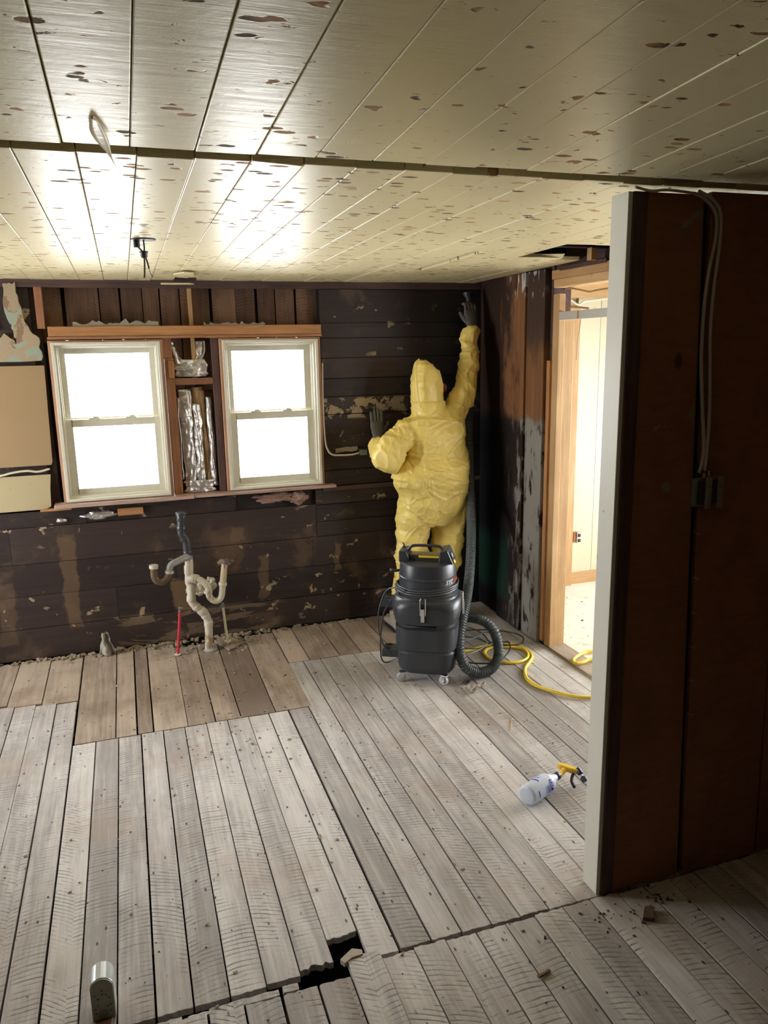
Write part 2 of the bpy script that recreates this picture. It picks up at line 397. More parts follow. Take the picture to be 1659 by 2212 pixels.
MT['greyrubber'] = plain('caster_wheel_grey', (.50, .51, .55), .4)
MT['yellow'] = plain('yellow_sticker', (.82, .62, .04), .4)
MT['cordyellow'] = plain('yellow_hose', (.80, .58, .05), .38, var=.06)
MT['cordblack'] = plain('black_cord', (.025, .027, .03), .35)
MT['letter'] = plain('silver_letter', (.6, .6, .62), .4)
MT['redletter'] = plain('red_letter', (.6, .06, .03), .4)
MT['cable'] = plain('grey_cable_sheath', (.42, .38, .30), .5)
MT['whitecable'] = plain('white_cable_sheath', (.62, .55, .42), .5)
MT['wiredark'] = plain('black_wire', (.02, .02, .02), .5)
MT['glove'] = plain('grey_work_glove', (.10, .095, .08), .8, var=.25, sc=60, bump=.3)
MT['pinkfilter'] = plain('pink_filter', (.45, .13, .17), .6)
MT['skin'] = plain('skin', (.45, .25, .17), .5)
MT['hair'] = plain('brown_hair', (.05, .03, .02), .7)
MT['shoe'] = plain('tan_shoe_cover', (.30, .26, .21), .6, var=.2, bump=.4)
def m_suit():
    t = NT('yellow_coverall_fabric', .42, 0, .5); o = t.obj(); n = t.noise(o, 14., 5, .6, .8); n2 = t.noise(o, 160., 2)
    t.bump(t.M('ADD', n, t.M('MULTIPLY', n2, .06)), .35, .006); t.inp(t.b, 'Subsurface Weight', .0)
    return t.out(t.mix(n, (.80, .60, .15), (.86, .68, .21)))
MT['suit'] = m_suit()
def m_bottle():
    t = NT('milky_bottle_plastic', .3, 0, .5); t.b.inputs['Transmission Weight'].default_value = .25
    t.b.inputs['Subsurface Weight'].default_value = .3; t.b.inputs['Subsurface Radius'].default_value = (.01, .01, .01)
    return t.out((.74, .81, .93, 1))
MT['bottle'] = m_bottle()
MT['blue'] = plain('blue_print', (.03, .04, .36), .4)
MT['paleblue'] = plain('pale_blue_print', (.34, .42, .76), .4)
MT['navy'] = plain('navy_plastic', (.015, .018, .075), .35)
MT['trigger'] = plain('yellow_plastic', (.85, .55, .05), .35)
def m_glass():
    t = NT('clear_pane', .0); n = t.n; g = n.new('ShaderNodeBsdfTransparent'); gl = n.new('ShaderNodeBsdfGlossy'); gl.inputs['Roughness'].default_value = .02
    fr = n.new('ShaderNodeFresnel'); fr.inputs[0].default_value = 1.3; mx = n.new('ShaderNodeMixShader'); t.link(fr.outputs[0], mx.inputs[0]); t.link(g.outputs[0], mx.inputs[1]); t.link(gl.outputs[0], mx.inputs[2])
    t.link(mx.outputs[0], n['Material Output'].inputs[0]); return t.m
MT['glass'] = m_glass()

YB = 4.9; YP = 1.95; XR = 2.34
# ================================================================== STRUCTURE
# ---- floor: planks of the near room, the far room and the patched strip by the wall
fl = empty('floor', (0, 0, 0), kind='structure')
R = random.random
def plank(mb, x0, x1, y0, y1, z=0., gap=.0018, t=.022, ragged0=0, ragged1=0):
    g0 = gap*(.3+R()*1.6); g1 = gap*(.3+R()*1.6); dz = random.uniform(-.0025, .0)
    xa, xb = x0+g0, x1-g1; pts = []
    def end(y, rag, rev):
        if not rag: return [(xa, y), (xb, y)] if not rev else [(xb, y), (xa, y)]
        n = 9; l = [(xa+(xb-xa)*k/n, y+random.uniform(-rag, rag)) for k in range(n+1)]
        return l if not rev else l[::-1]
    pts = end(y0, ragged0, False)+end(y1, ragged1, True)
    mb.prism(pts, z+dz-t, z+dz, 'z', 'y')
mb = MB(); x = -2.2+.01
edges = [-.168+.1055*k for k in range(-20, 25)]
for a, b in zip(edges, edges[1:]):
    if a < -2.25 or b > 2.46: continue
    m = (a+b)/2
    far = 4.2 if (m < -.375 or m > .80) else 3.683
    if m > .80: far = 4.282
    if m > 1.6: far = 4.9
    if m < -.375: far = 4.245-.18*(m+.77) if m > -.9 else 4.24
    y0 = 1.952+random.uniform(-.004, .006)
    g = .0022
    if .45 < m < .575: mb and plank(mb, a, b, 2.075, far, gap=.003, ragged0=.008); continue
    if .33 < m < .45: plank(mb, a, b, 1.978, far, gap=.0015, ragged0=.008); continue
    if .55 < m < .66 : g = .0035
    plank(mb, a, b, y0, far, gap=g, ragged0=.002)
mb.build('main_boards', MT['floor'], fl, bevel=.0012)
mb = MB()
ne = [.29+.1065*k for k in range(-26, 30)]
for a, b in zip(ne, ne[1:]):
    m = (a+b)/2
    y1 = 1.942+random.uniform(-.006, .003)
    if .16 < m < .29: y1 = 1.905
    if m < .16: y1 = 1.938-random.choice((0, .008, .02))
    if .29 < m < .4: y1 = 1.905
    if .4 < m < .5: y1 = 1.905
    if .5 < m < .61:
        plank(mb, a-.004, b, .3, 1.965, z=.012, ragged1=.003); continue
    plank(mb, a, b, -2.5, y1, gap=.0022 if m > .6 else .003, ragged1=.003)
for (a, b, y0, y1) in ((.165, .288, 1.910, 1.934), (.296, .345, 1.912, 1.938), (.02, .15, 1.912, 1.926), (-.13, .01, 1.918, 1.930)):
    plank(mb, a, b, y0, y1, z=-.002, ragged0=.002, ragged1=.002)
mb.build('near_boards', MT['floor'], fl, bevel=.0012)
mb = MB()
pe = [-2.2, -1.9, -1.7, -1.45, -1.25, -1.02, -.9, -.736, -.56, -.375, -.18, -.08, -.002, .165, .30, .432, .608, .80, .93, 1.12, 1.26, 1.45, 1.6, 1.62]
for a, b in zip(pe, pe[1:]):
    m = (a+b)/2
    if m > 1.6: continue
    near = 3.69 if -.375 <= m < .8 else (4.288 if m > .8 else (4.252-.18*(m+.77) if m > -.9 else 4.25))
    y1 = 4.885+random.uniform(-.02, .0)
    if .13 < m < .4: y1 = 4.79
    if .43 < m < .62: y1 = 4.80
    if .62 < m < .8: y1 = 4.82
    plank(mb, a, b, near, y1, gap=.0028, ragged1=.012)
mb.build('patched_boards', MT['patch'], fl, bevel=.0012)
mb = MB()
for k in range(-5, 13):
    mb.box((-2.3, k*.4+.22, -.17), (2.5, k*.4+.26, -.024), 'x')
mb.build('joist', MT['attic'], fl)
mb = MB(); mb.box((-2.4, -2.7, -.45), (5., 5.3, -.35)); mb.build('ground', MT['dark'], fl)

# ---- ceiling
ce = empty('ceiling', (0, 0, 2.25), kind='structure')
def cz(y): return 2.285-.0115*(y-1.95)
def cplank(mb, x0, x1, y0, y1, zf, t=.02, rag=.0, gap=.0012):
    ou, ov = R()*9, R()*9; n = 2; vs = []; dz = random.uniform(-.0015, .0015)
    a = x0+gap*(.2+R()); b = x1-gap*(.2+R())
    for (xx, yy, zz) in [(a, y0, 0), (b, y0, 0), (b, y1, 0), (a, y1, 0), (a, y0, t), (b, y0, t), (b, y1, t), (a, y1, t)]:
        vs.append(Vector((xx, yy+(random.uniform(-rag, rag)), zf(yy)+zz+dz)))
    fs = [(0, 1, 2, 3), (7, 6, 5, 4), (0, 4, 5, 1), (1, 5, 6, 2), (2, 6, 7, 3), (3, 7, 4, 0)]
    mb.add(vs, fs, [[(vs[i].x+ou, vs[i].y+ov) for i in f] for f in fs])
mb = MB()
zn = lambda y: 2.292+.048*(1.95-y)
e = [-.085+.1415*k for k in range(-16, 25)]
for a, b in zip(e, e[1:]):
    if a < -.3 and a < -2.4: continue
    y1 = 1.928+random.uniform(-.004, .004)
    if -.03 < (a+b)/2 < .0: pass
    cplank(mb, a, b, -2.6, y1, zn, rag=.0025, gap=.0016)
mb.build('near_boards', MT['ceil'], ce, bevel=.0025)
mb = MB()
e = [-.19+.1305*k for k in range(-17, 21)]
for a, b in zip(e, e[1:]):
    m = (a+b)/2
    if a > 2.46: continue
    b2 = min(b, 2.34) if m < 2.34 else b
    if m > 1.96:       # boards torn away over the doorway
        if m < 2.34:
            cplank(mb, a, b2, 1.965, 3.10+.02*(m-2), cz, rag=.006)
            cplank(mb, a, b2, 3.56 if m < 2.2 else 3.62, 4.9, cz, rag=.02)
        continue
    if 1.5 < m < 1.6:
        cplank(mb, a, b, 1.965, 3.38, cz, rag=.003); cplank(mb, a, 1.585, 3.382, 4.2, cz, rag=.004); cplank(mb, a, b, 4.202, 4.9, cz, rag=.003); continue
    if .27 < m < .47:
        cplank(mb, a, b, 1.965, 4.72, cz, rag=.02); continue
    cplank(mb, a, b, 1.965+random.uniform(-.004, .004), 4.9, cz, rag=.003)
mb.build('far_boards', MT['ceil'], ce, bevel=.0025)
mb = MB()
for k in range(0, 19): mb.box((-2.3, -2.5+k*.4, 2.315+(.2 if -2.5+k*.4 < 1.6 else 0)), (2.5, -2.46+k*.4, 2.5+(.05)), 'x')
mb.box((-2.3, 1.88, 2.43), (3.4, 2.01, 2.52), 'x')
mb.build('joist', MT['attic'], ce)
mb = MB(); mb.box((-2.6, -2.8, 2.62), (5.0, 5.4, 2.68)); mb.build('roof_deck', MT['attic'], ce)

# ---- back wall
wb = empty('wall_back', (0, YB, 0), kind='structure')
mb = MB()
def hb(x0, x1, z0, z1, y=YB, t=.02):
    d = random.uniform(-.002, .002); g = .0022
    mb.box((x0+g*.5, y+d, z0+g*R()), (x1-g*.5, y+t+d, z1-g*R()-.0008), 'x')
zl = [0, .198, .405, .605, .83, .925]
cuts = {0: [-2.3, -1.1, 1.36, XR], 1: [-2.3, -.15, XR], 2: [-2.3, .22, 1.115, XR], 3: [-2.3, -.72, 1.145, XR], 4: [-2.3, -.28, .02, .62, 1.16, XR]}
for i in range(5):
    c = cuts[i]
    for a, b in zip(c, c[1:]):
        if a >= 1.1 and i >= 3: continue
        if i == 4 and (a, b) == (.62, 1.16): continue
        hb(a, b, zl[i], zl[i+1])
for z0, z1 in ((.605, .707), (.707, .822), (.822, .925)): hb(1.145, XR, z0, z1)
zu = [.945, 1.048, 1.16, 1.284, 1.417, 1.532, 1.649, 1.779, 1.904, 2.0, 2.209]
for z0, z1 in zip(zu, zu[1:]): hb(1.215, XR, z0, z1)
for z0, z1 in ((1.14, 1.20), (1.77, 1.98), (1.98, 2.209)): hb(-2.3, -.47, z0, z1, YB+.012)
mb.build('wall_boards', MT['clad'], wb, bevel=.001)
mb = MB(); mb.box((-2.3, 4.93, -.3), (-.42, 4.99, 2.6)); mb.box((1.2, 4.925, -.3), (2.42, 4.99, 2.6)); mb.box((-2.3, 4.93, -.3), (2.4, 4.99, .93)); mb.box((-.42, 5.02, 1.93), (1.2, 5.06, 2.6)); mb.box((.25, 5.03, .9), (.58, 5.06, 1.95))
mb.build('sheathing', MT['attic'], wb)
# plates, ledge, sill
mb = MB(); mb.box((-2.3, YB-.012, 2.209), (XR, YB+.04, 2.30), 'x'); mb.build('top_plate', MT['darkstud'], wb, bevel=.002)
mb = MB(); mb.box((1.2, YB-.015, .912), (XR, YB+.01, .94), 'x'); mb.build('wall_ledge', MT['darkstud'], wb, bevel=.002)
mb = MB()
for a, b in ((-.43, -.305), (-.285, -.10), (-.095, .015), (.025, .145), (.148, .243), (.25, .36), (.365, .425), (.435, .54), (.556, .70), (.70, .82), (.836, .945), (.95, 1.07), (1.082, 1.21)):
    mb.box((a+.001, 4.975, 1.60 if .24 < a < .55 else 1.9), (b-.001, 4.99, 2.215), 'z')
mb.box((.25, 4.99, .94), (.35, 5.0, 1.9), 'z'); mb.box((.36, 4.99, .94), (.47, 5.0, 1.9), 'z'); mb.box((.475, 4.99, .94), (.58, 5.0, 1.9), 'z')
mb.build('sheathing_slats', MT['slat'], wb, bevel=.001)
mb = MB(); mb.box((.409, 4.93, 1.66), (.432, 4.97, 2.215), 'z'); mb.build('stud', MT['pine'], wb, bevel=.001)
for a in (-.435,):
    mb = MB(); mb.box((a-.005, 4.895, 1.98), (a+.035, 4.96, 2.215), 'z'); mb.build('stud', MT['stud'], wb, bevel=.001)
mb = MB(); mb.box((.248, 4.90, .955), (.298, 4.97, 1.80), 'z'); mb.box((.24, 4.91, 1.795), (.292, 4.97, 1.93), 'z'); mb.build('stud', MT['stud'], wb, bevel=.002)
mb = MB(); mb.box((.262, 4.893, 1.68), (.298, 4.91, 1.785), 'z'); mb.build('nailing_block', MT['headerwood'], wb, bevel=.002)
mb = MB(); mb.box((.527, 4.90, .955), (.568, 4.97, 1.93), 'z'); mb.build('stud', MT['darkstud'], wb, bevel=.002)
mb = MB(); mb.box((.299, 4.905, 1.638), (.526, 4.96, 1.678), 'x'); mb.build('fire_block', MT['stud'], wb, bevel=.002)
# header board over both windows and the sill board under them
t1 = empty('trim_1', (.4, 4.86, 1.92), kind='structure')
mb = MB(); mb.box((-.385, 4.862, 1.934), (1.212, 4.90, 1.99), 'x'); mb.build('header_board', MT['headerwood'], t1, bevel=.002)
mb = MB(); mb.box((-.392, 4.856, 1.918), (.49, 4.90, 1.933), 'x'); mb.box((.49, 4.86, 1.916), (1.214, 4.90, 1.932), 'x'); mb.build('lath', MT['stud'], t1, bevel=.001)
t2 = empty('trim_2', (.4, 4.84, .95), kind='structure')
mb = MB(); mb.box((-.45, 4.83, .940), (.36, 4.93, .962), 'x'); mb.box((.361, 4.835, .943), (1.275, 4.93, .962), 'x'); mb.build('sill_board', wood('sill_wood', (.33, .2, .15), (.55, .40, .32), rough=.35), t2, bevel=.003)
mb = MB(); mb.box((-.53, 4.86, .925), (-.36, 4.9, .937), 'x'); mb.build('shim', MT['headerwood'], t2, bevel=.001)

# ---- windows
def window(n, x0, x1, glass):
    gx0, gx1 = glass
    w_ = empty('window_%d' % n, ((x0+x1)/2, 4.9, .965), kind='structure')
    z0, z1 = .965, 1.912
    def frame(mb, a, b, c, d, e, y0, y1, wl=None):
        mb.box((a, y0, c), (a+e, y1, d), 'z'); mb.box((b-e, y0, c), (b, y1, d), 'z')
        mb.box((a+e, y0, c), (b-e, y1, c+(wl or e)), 'x'); mb.box((a+e, y0, d-e), (b-e, y1, d), 'x')
    mb = MB(); frame(mb, x0, x1, z0, z1, .016, 4.872, 5.02); mb.build('rough_jamb', wood('window_jamb_wood', (.34, .17, .10), (.55, .32, .2)), w_, bevel=.001)
    mb = MB(); i = .016; frame(mb, x0+i, x1-i, z0+.004, z1-.01, .017, 4.862, 5.04); frame(mb, x0+i+.016, x1-i-.016, z0+.02, z1-.026, .012, 4.885, 5.04)
    frame(mb, x0+i+.026, x1-i-.026, z0+.03, z1-.036, .008, 4.915, 5.04)
    mb.build('window_frame', MT['vinyl'], w_, bevel=.002)
    a, b = x0+i+.034, x1-i-.034
    up = MB()
    e1 = gx0-a; e2 = b-gx1
    up.box((a, 4.965, 1.435), (gx0, 4.99, 1.872), 'z'); up.box((gx1, 4.965, 1.435), (b, 4.99, 1.872), 'z'); up.box((gx0, 4.965, 1.835), (gx1, 4.99, 1.872), 'x'); up.box((gx0, 4.965, 1.435), (gx1, 4.99, 1.462), 'x')
    us = up.build('upper_sash', MT['vinyl'], w_, bevel=.002)
    lo = MB(); yl0, yl1 = 4.925, 4.955
    lo.box((a, yl0, .995), (gx0+.008, yl1, 1.452), 'z'); lo.box((gx1-.0, yl0, .995), (b, yl1, 1.452), 'z'); lo.box((gx0, yl0, 1.408), (gx1, yl1, 1.452), 'x'); lo.box((gx0, yl0, .995), (gx1, yl1, 1.036), 'x')
    ls = lo.build('lower_sash', MT['vinyl'], w_, bevel=.002)
    g = MB(); g.box((gx0, 4.975, 1.46), (gx1, 4.978, 1.837)); g.build('pane', MT['glass'], us)
    g = MB(); g.box((gx0, 4.938, 1.034), (gx1, 4.941, 1.41)); g.build('pane', MT['glass'], ls)
    for k in (.28, .72):
        q = MB(); xx = gx0+(gx1-gx0)*k; q.box((xx-.03, 4.915, 1.452), (xx+.03, 4.95, 1.462)); q.box((xx-.008, 4.912, 1.462), (xx+.022, 4.93, 1.47))
        q.build('sash_lock', MT['vinyl'], ls, bevel=.002)
window(1, -.395, .24, (-.315, .158)); window(2, .572, 1.205, (.655, 1.115))

# ---- right wall with the doorway
wr = empty('wall_right', (XR, 4.4, 0), kind='structure')
mb = MB()
for y0, y1, dx in ((4.57, 4.9, 0), (4.245, 4.565, -.022), (4.03, 4.235, -.012)):
    mb.box((XR+dx, y0, .01), (XR+.05, y1, 2.262), 'z', r={4.57: .75, 4.245: .35, 4.03: .5}[y0])
mb.build('vertical_boards', MT['rboards'], wr, bevel=.003)
mb = MB(); mb.box((XR+.03, 4.0, 0), (XR+.14, 5.0, 2.6)); mb.box((XR+.02, 2.03, 0), (XR+.13, 2.25, 2.6)); mb.box((XR+.04, 2.0, 2.249), (XR+.13, 4.1, 2.6))
mb.build('wall_core', MT['darkstud'], wr)
mb = MB(); mb.box((XR+.005, 3.985, .03), (XR+.02, 4.02, 1.75), 'z'); mb.build('lath_strip', MT['headerwood'], wr, bevel=.001)
d1 = empty('door_1', (XR+.06, 3.4, 0), kind='structure')
mb = MB(); mb.box((XR+.02, 3.925, .0), (XR+.06, 3.99, 2.12), 'z'); mb.box((XR+.055, 3.93, .0), (XR+.125, 3.985, 2.0), 'z'); mb.build('jamb_post', MT['pine'], d1, bevel=.003)
mb = MB(); mb.box((XR+.02, 2.25, .0), (XR+.13, 2.31, 2.15), 'z'); mb.build('jamb_post', MT['pine'], d1, bevel=.003)
mb = MB(); mb.box((XR+.02, 2.25, 1.975), (XR+.06, 3.925, 2.02), 'x'); 
mb.v = mb.v; mb.build('head_jamb', m_painted('worn_grey_paint', (.55, .52, .46), (.42, .25, .12), .5, .62, 9.), d1, bevel=.002)
mb = MB(); mb.box((XR+.02, 2.25, 2.155), (XR+.12, 3.99, 2.20), 'y'); mb.box((XR+.005, 2.25, 2.20), (XR+.12, 3.99, 2.248), 'y'); mb.build('header_beam', wood('door_header_wood', (.42, .22, .09), (.66, .42, .2), rough=.6, specks=.4), d1, bevel=.002)
mb = MB(); mb.box((XR+.0, 3.46, 2.24), (XR+.02, 3.9, 2.26), 'y'); mb.build('lath', MT['slat'], d1)
mb = MB(); mb.box((XR+.0, 2.3, 2.275), (XR+.035, 3.42, 2.40), 'y'); mb.box((XR-.06, 3.50, 2.255), (XR-.03, 3.54, 2.5), 'z'); mb.build('ceiling_block', MT['pine'], d1)
mb = MB(); mb.box((XR+.02, 2.25, -.03), (XR+.14, 3.99, .012), 'y'); mb.build('threshold', MT['patch'], d1, bevel=.003)

# ---- side room through the doorway
sr = empty('wall_side_room', (3.4, 5.0, 0), kind='structure')
mb = MB()
for x0, x1 in ((3.155, 3.345), (3.347, 3.468), (3.47, 3.66), (3.662, 3.85), (3.852, 4.1), (4.102, 4.4), (4.402, 4.7)):
    mb.box((x0, 4.985, .1), (x1, 5.01, 2.26), 'z')
mb.build('painted_boards', MT['whiteboards'], sr, bevel=.002)
mb = MB(); mb.box((3.03, 4.95, 0.01), (3.155, 4.99, 2.1), 'z'); mb.box((2.47, 4.96, 0.01), (3.02, 4.99, 2.5), 'z'); mb.build('stud', MT['pine'], sr, bevel=.002)
mb = MB(); mb.box((3.16, 4.975, .012), (3.41, 5.0, .105), 'x'); mb.box((3.413, 4.975, .012), (4.7, 5.0, .105), 'x'); mb.build('baseboard', MT['pine'], sr, bevel=.002)
mb = MB(); mb.box((2.9, 4.93, 2.16), (4.7, 4.97, 2.31), 'x'); mb.build('ledger_board', MT['pine'], sr, bevel=.002)
mb = MB(); mb.box((2.47, 5.01, -.1), (5., 5.2, 2.65)); mb.box((2.47, 2.03, 2.42), (5., 5.1, 2.45)); mb.build('shell', MT['whiteboards'], sr)
mb = MB(); mb.box((2.48, 2.03, -.05), (4.9, 5.1, .012)); o = mb.build('floor_side_room', MT['sidefloor']); o['kind'] = 'structure'
# its outer wall: one wide window; and a window on its near side
def wall_with_hole(name, axis, c, t, a0, a1, z1, h, mat, z0=-.35):
    mb = MB()
    def bx(p0, p1, q0, q1):
        if axis == 'x': mb.box((c, p0, q0), (c+t, p1, q1), 'z')
        else: mb.box((p0, c, q0), (p1, c+t, q1), 'z')
    if h:
        bx(a0, h[0], z0, z1); bx(h[1], a1, z0, z1); bx(h[0], h[1], z0, h[2]); bx(h[0], h[1], h[3], z1)
    else: bx(a0, a1, z0, z1)
    o = mb.build(name, mat); o['kind'] = 'structure'; return o
wall_with_hole('wall_outer_right', 'x', 4.7, .1, 1.9, 5.2, 2.65, (2.15, 4.9, .2, 1.75), MT['whiteboards'])
def simple_window(n, axis, c, h):
    mb = MB(); e = .05
    a0, a1, z0, z1 = h; m = (a0+a1)/2
    for (p0, p1, q0, q1) in ((a0, a0+e, z0, z1), (a1-e, a1, z0, z1), (a0, a1, z0, z0+e), (a0, a1, z1-e, z1), (m-.02, m+.02, z0, z1)):
        if axis == 'x': mb.box((c, p0, q0), (c+.05, p1, q1))
        else: mb.box((p0, c, q0), (p1, c+.05, q1))
    o = mb.build('window_%d' % n, MT['vinyl']); o['kind'] = 'structure'
    g = MB()
    if axis == 'x': g.box((c+.02, a0, z0), (c+.024, a1, z1))
    else: g.box((a0, c+.02, z0), (a1, c+.024, z1))
    g.build('pane', MT['glass'], o)
simple_window(4, 'x', 4.72, (2.15, 4.9, .2, 1.75))
wall_with_hole('wall_left', 'x', -2.3, .1, -2.7, 5.2, 2.65, (3.5, 4.7, .4, 2.05), MT['clad'])
simple_window(3, 'x', -2.28, (3.5, 4.7, .4, 2.05))
wall_with_hole('wall_rear', 'y', -2.6, .1, -2.4, 3.4, 2.65, None, MT['ply'])
wall_with_hole('wall_near_right', 'x', 3.2, .1, -2.7, 2.0, 2.65, None, MT['ply'])
wall_with_hole('wall_side_near', 'y', 1.86, .1, 3.2, 5.0, 2.65, (3.4, 4.4, .65, 2.05), MT['whiteboards'])
simple_window(5, 'y', 1.88, (3.4, 4.4, .65, 2.05))
mb = MB()   # outer masonry below the windows keeps the wall closed outside
mb.box((-2.3, 4.99, -.4), (2.5, 5.1, .95)); mb.box((-2.3, 5.0, .95), (-.40, 5.1, 2.65)); mb.box((.245, 5.06, .95), (.567, 5.1, 2.65)); mb.box((1.21, 5.0, .95), (2.5, 5.1, 2.65)); mb.box((-.40, 5.06, 1.915), (1.21, 5.1, 2.65))
mb.build('outer_wall', MT['attic'], wb)

# ---- partition between the rooms
wp = empty('wall_partition', (1.4, YP, 0), kind='structure')
mb = MB()
mb.prism([(1.448, .0), (1.716, .0), (1.640, 2.262), (1.448, 2.262)], YP, YP+.02, 'y', 'z')
mb.prism([(1.738, .0), (2.058, .0), (2.03, 1.1), (1.99, 2.272), (1.668, 2.272)], YP, YP+.02, 'y', 'z')
mb.prism([(2.068, .0), (2.42, .0), (2.42, 2.29), (2.0, 2.29)], YP, YP+.02, 'y', 'z')
mb.box((2.43, YP, 0), (2.78, YP+.02, 2.29), 'z'); mb.box((2.79, YP, 0), (3.2, YP+.02, 2.29), 'z')
mb.build('plywood_panels', MT['ply'], wp, bevel=.0015)
mb = MB(); mb.box((1.40, YP-.003, 0), (1.446, YP+.03, 2.262), 'z'); mb.build('edge_board', MT['darkstud'], wp, bevel=.002)
mb = MB(); mb.box((1.386, YP+.004, .0), (1.402, YP+.085, 2.262), 'z'); mb.build('painted_end_board', MT['postpaint'], wp, bevel=.002)
mb = MB(); mb.box((1.405, YP+.03, 0), (3.2, YP+.08, 2.262), 'z'); mb.build('wall_core', MT['attic'], wp)
mb = MB(); mb.box((2.45, YP+.0, 2.2), (4.95, YP+.09, 2.65), 'z'); mb.box((3.18, 1.95, -.3), (3.3, 2.1, 2.65)); mb.build('upper_wall', MT['attic'], wp)
def letters(txt, size, mat, name, parent, fn, depth=.0008, shear=0.):
    """text mesh mapped through fn(x, y, z) -> world point"""
    c = bpy.data.curves.new(name, 'FONT'); c.body = txt; c.size = size; c.extrude = depth; c.shear = shear; c.offset = .0006 if size > .02 else 0
    o = bpy.data.objects.new(name, c); COL.objects.link(o)
    dg = bpy.context.evaluated_depsgraph_get(); me = bpy.data.meshes.new_from_object(o.evaluated_get(dg)); bpy.data.objects.remove(o)
    bm = bmesh.new(); bm.from_mesh(me); bmesh.ops.triangulate(bm, faces=bm.faces); bm.to_mesh(me); bm.free()
    for v in me.vertices: v.co = fn(*v.co)
    me.materials.clear(); me.materials.append(mat)
    o = bpy.data.objects.new(name, me); COL.objects.link(o)
    o.parent = parent; o.matrix_parent_inverse = Matrix.Translation(-world_loc(parent)); return o

# ================================================================== THINGS ON THE WALLS
random.seed(11)
def thing(name, loc, label, cat, group=None): return empty(name, loc, label, cat, group)
def single(mb, name, mat, label, cat, group=None, **k):
    o = mb.build(name, mat, None, **k); return tag(o, label, cat, group)
def ragged(pts, amp, n=5, z=False):
    out = []
    for i, (a, b) in enumerate(zip(pts, pts[1:]+pts[:1])):
        for k in range(n):
            t = k/n; out.append((a[0]+(b[0]-a[0])*t+random.uniform(-amp, amp), a[1]+(b[1]-a[1])*t+random.uniform(-amp, amp)))
    return out
def bY(mb, y0, y1, pts, **k): mb.prism(pts, y0, y1, 'y', 'z', **k)

mb = MB(); mb.prism([(-1.9, 1.195), (-.445, 1.198), (-.437, 1.215), (-.425, 1.774), (-1.9, 1.778)], 4.885, 4.899, 'y', 'z')
single(mb, 'wallboard', MT['drywall'], 'large tan wallboard sheet left of the left window', 'wallboard', bevel=.001)
mb = MB(); mb.prism([(-1.9, .925), (-.50, .935), (-.47, .95), (-.465, 1.05), (-.455, 1.142), (-1.9, 1.143)], 4.885, 4.899, 'y', 'z')
single(mb, 'wallboard', MT['drywall2'], 'narrow cream wallboard strip under the cable gap, left of the left window', 'wallboard', bevel=.001)
mb = MB(); p = ragged([(-.59, 2.225), (-.535, 2.23), (-.515, 2.12), (-.50, 2.0), (-.44, 1.93), (-.43, 1.80), (-1.0, 1.80), (-1.0, 1.905), (-.70, 1.885), (-.61, 1.955), (-.555, 1.90), (-.575, 2.0), (-.60, 2.08)], .006, 5)
mb.prism(p, 4.882, 4.911, 'y', 'z')
single(mb, 'torn_plaster', MT['plaster'], 'torn remnant of plaster and green wallpaper above the tan wallboard', 'plaster', bevel=.002)
mb = MB(); mb.prism(ragged([(-.72, 2.11), (-.665, 2.09), (-.66, 2.02), (-.645, 1.985), (-.70, 1.975), (-.74, 2.03)], .006, 4), 4.895, 4.911, 'y', 'z')
single(mb, 'torn_plaster', MT['plaster'], 'small torn plaster scrap high on the dark boards at the left edge', 'plaster')
mb = MB(); mb.tube(spline([(-1.4, 4.885, 1.13), (-.8, 4.88, 1.15), (-.72, 4.88, 1.152), (-.66, 4.88, 1.165), (-.58, 4.88, 1.172), (-.52, 4.88, 1.163), (-.455, 4.885, 1.175)]), .0065, 8)
single(mb, 'cable', MT['whitecable'], 'white cable running in the slot between the two wallboards', 'cable', smooth=True)
mb = MB(); mb.tube(resample(spline([(1.218, 4.885, 1.75), (1.212, 4.88, 1.5), (1.216, 4.875, 1.27), (1.232, 4.87, 1.19), (1.262, 4.87, 1.158), (1.32, 4.87, 1.15), (1.40, 4.87, 1.15), (1.449, 4.875, 1.158)]), .01), .006, 8)
single(mb, 'cable', MT['whitecable'], 'white cable dropping beside the right window to the small wall outlet', 'cable', smooth=True)
ob = thing('wall_outlet', (1.48, 4.9, 1.16), 'broken outlet box on the boards beside the hand on the wall', 'outlet')
mb = MB(); mb.box((1.445, 4.872, 1.135), (1.515, 4.9, 1.185)); mb.build('box', MT['wiredark'], ob, bevel=.003)
mb = MB(); mb.box((1.452, 4.864, 1.143), (1.50, 4.872, 1.178)); mb.build('socket', MT['brass'], ob, bevel=.002)
mb = MB(); mb.prism(ragged([(1.29, 1.165), (1.44, 1.172), (1.44, 1.20), (1.29, 1.195)], .004, 4), 4.888, 4.9, 'y', 'x')
single(mb, 'plaster_scrap', MT['rubble'], 'pale plaster scrap above the white cable by the small outlet', 'plaster')

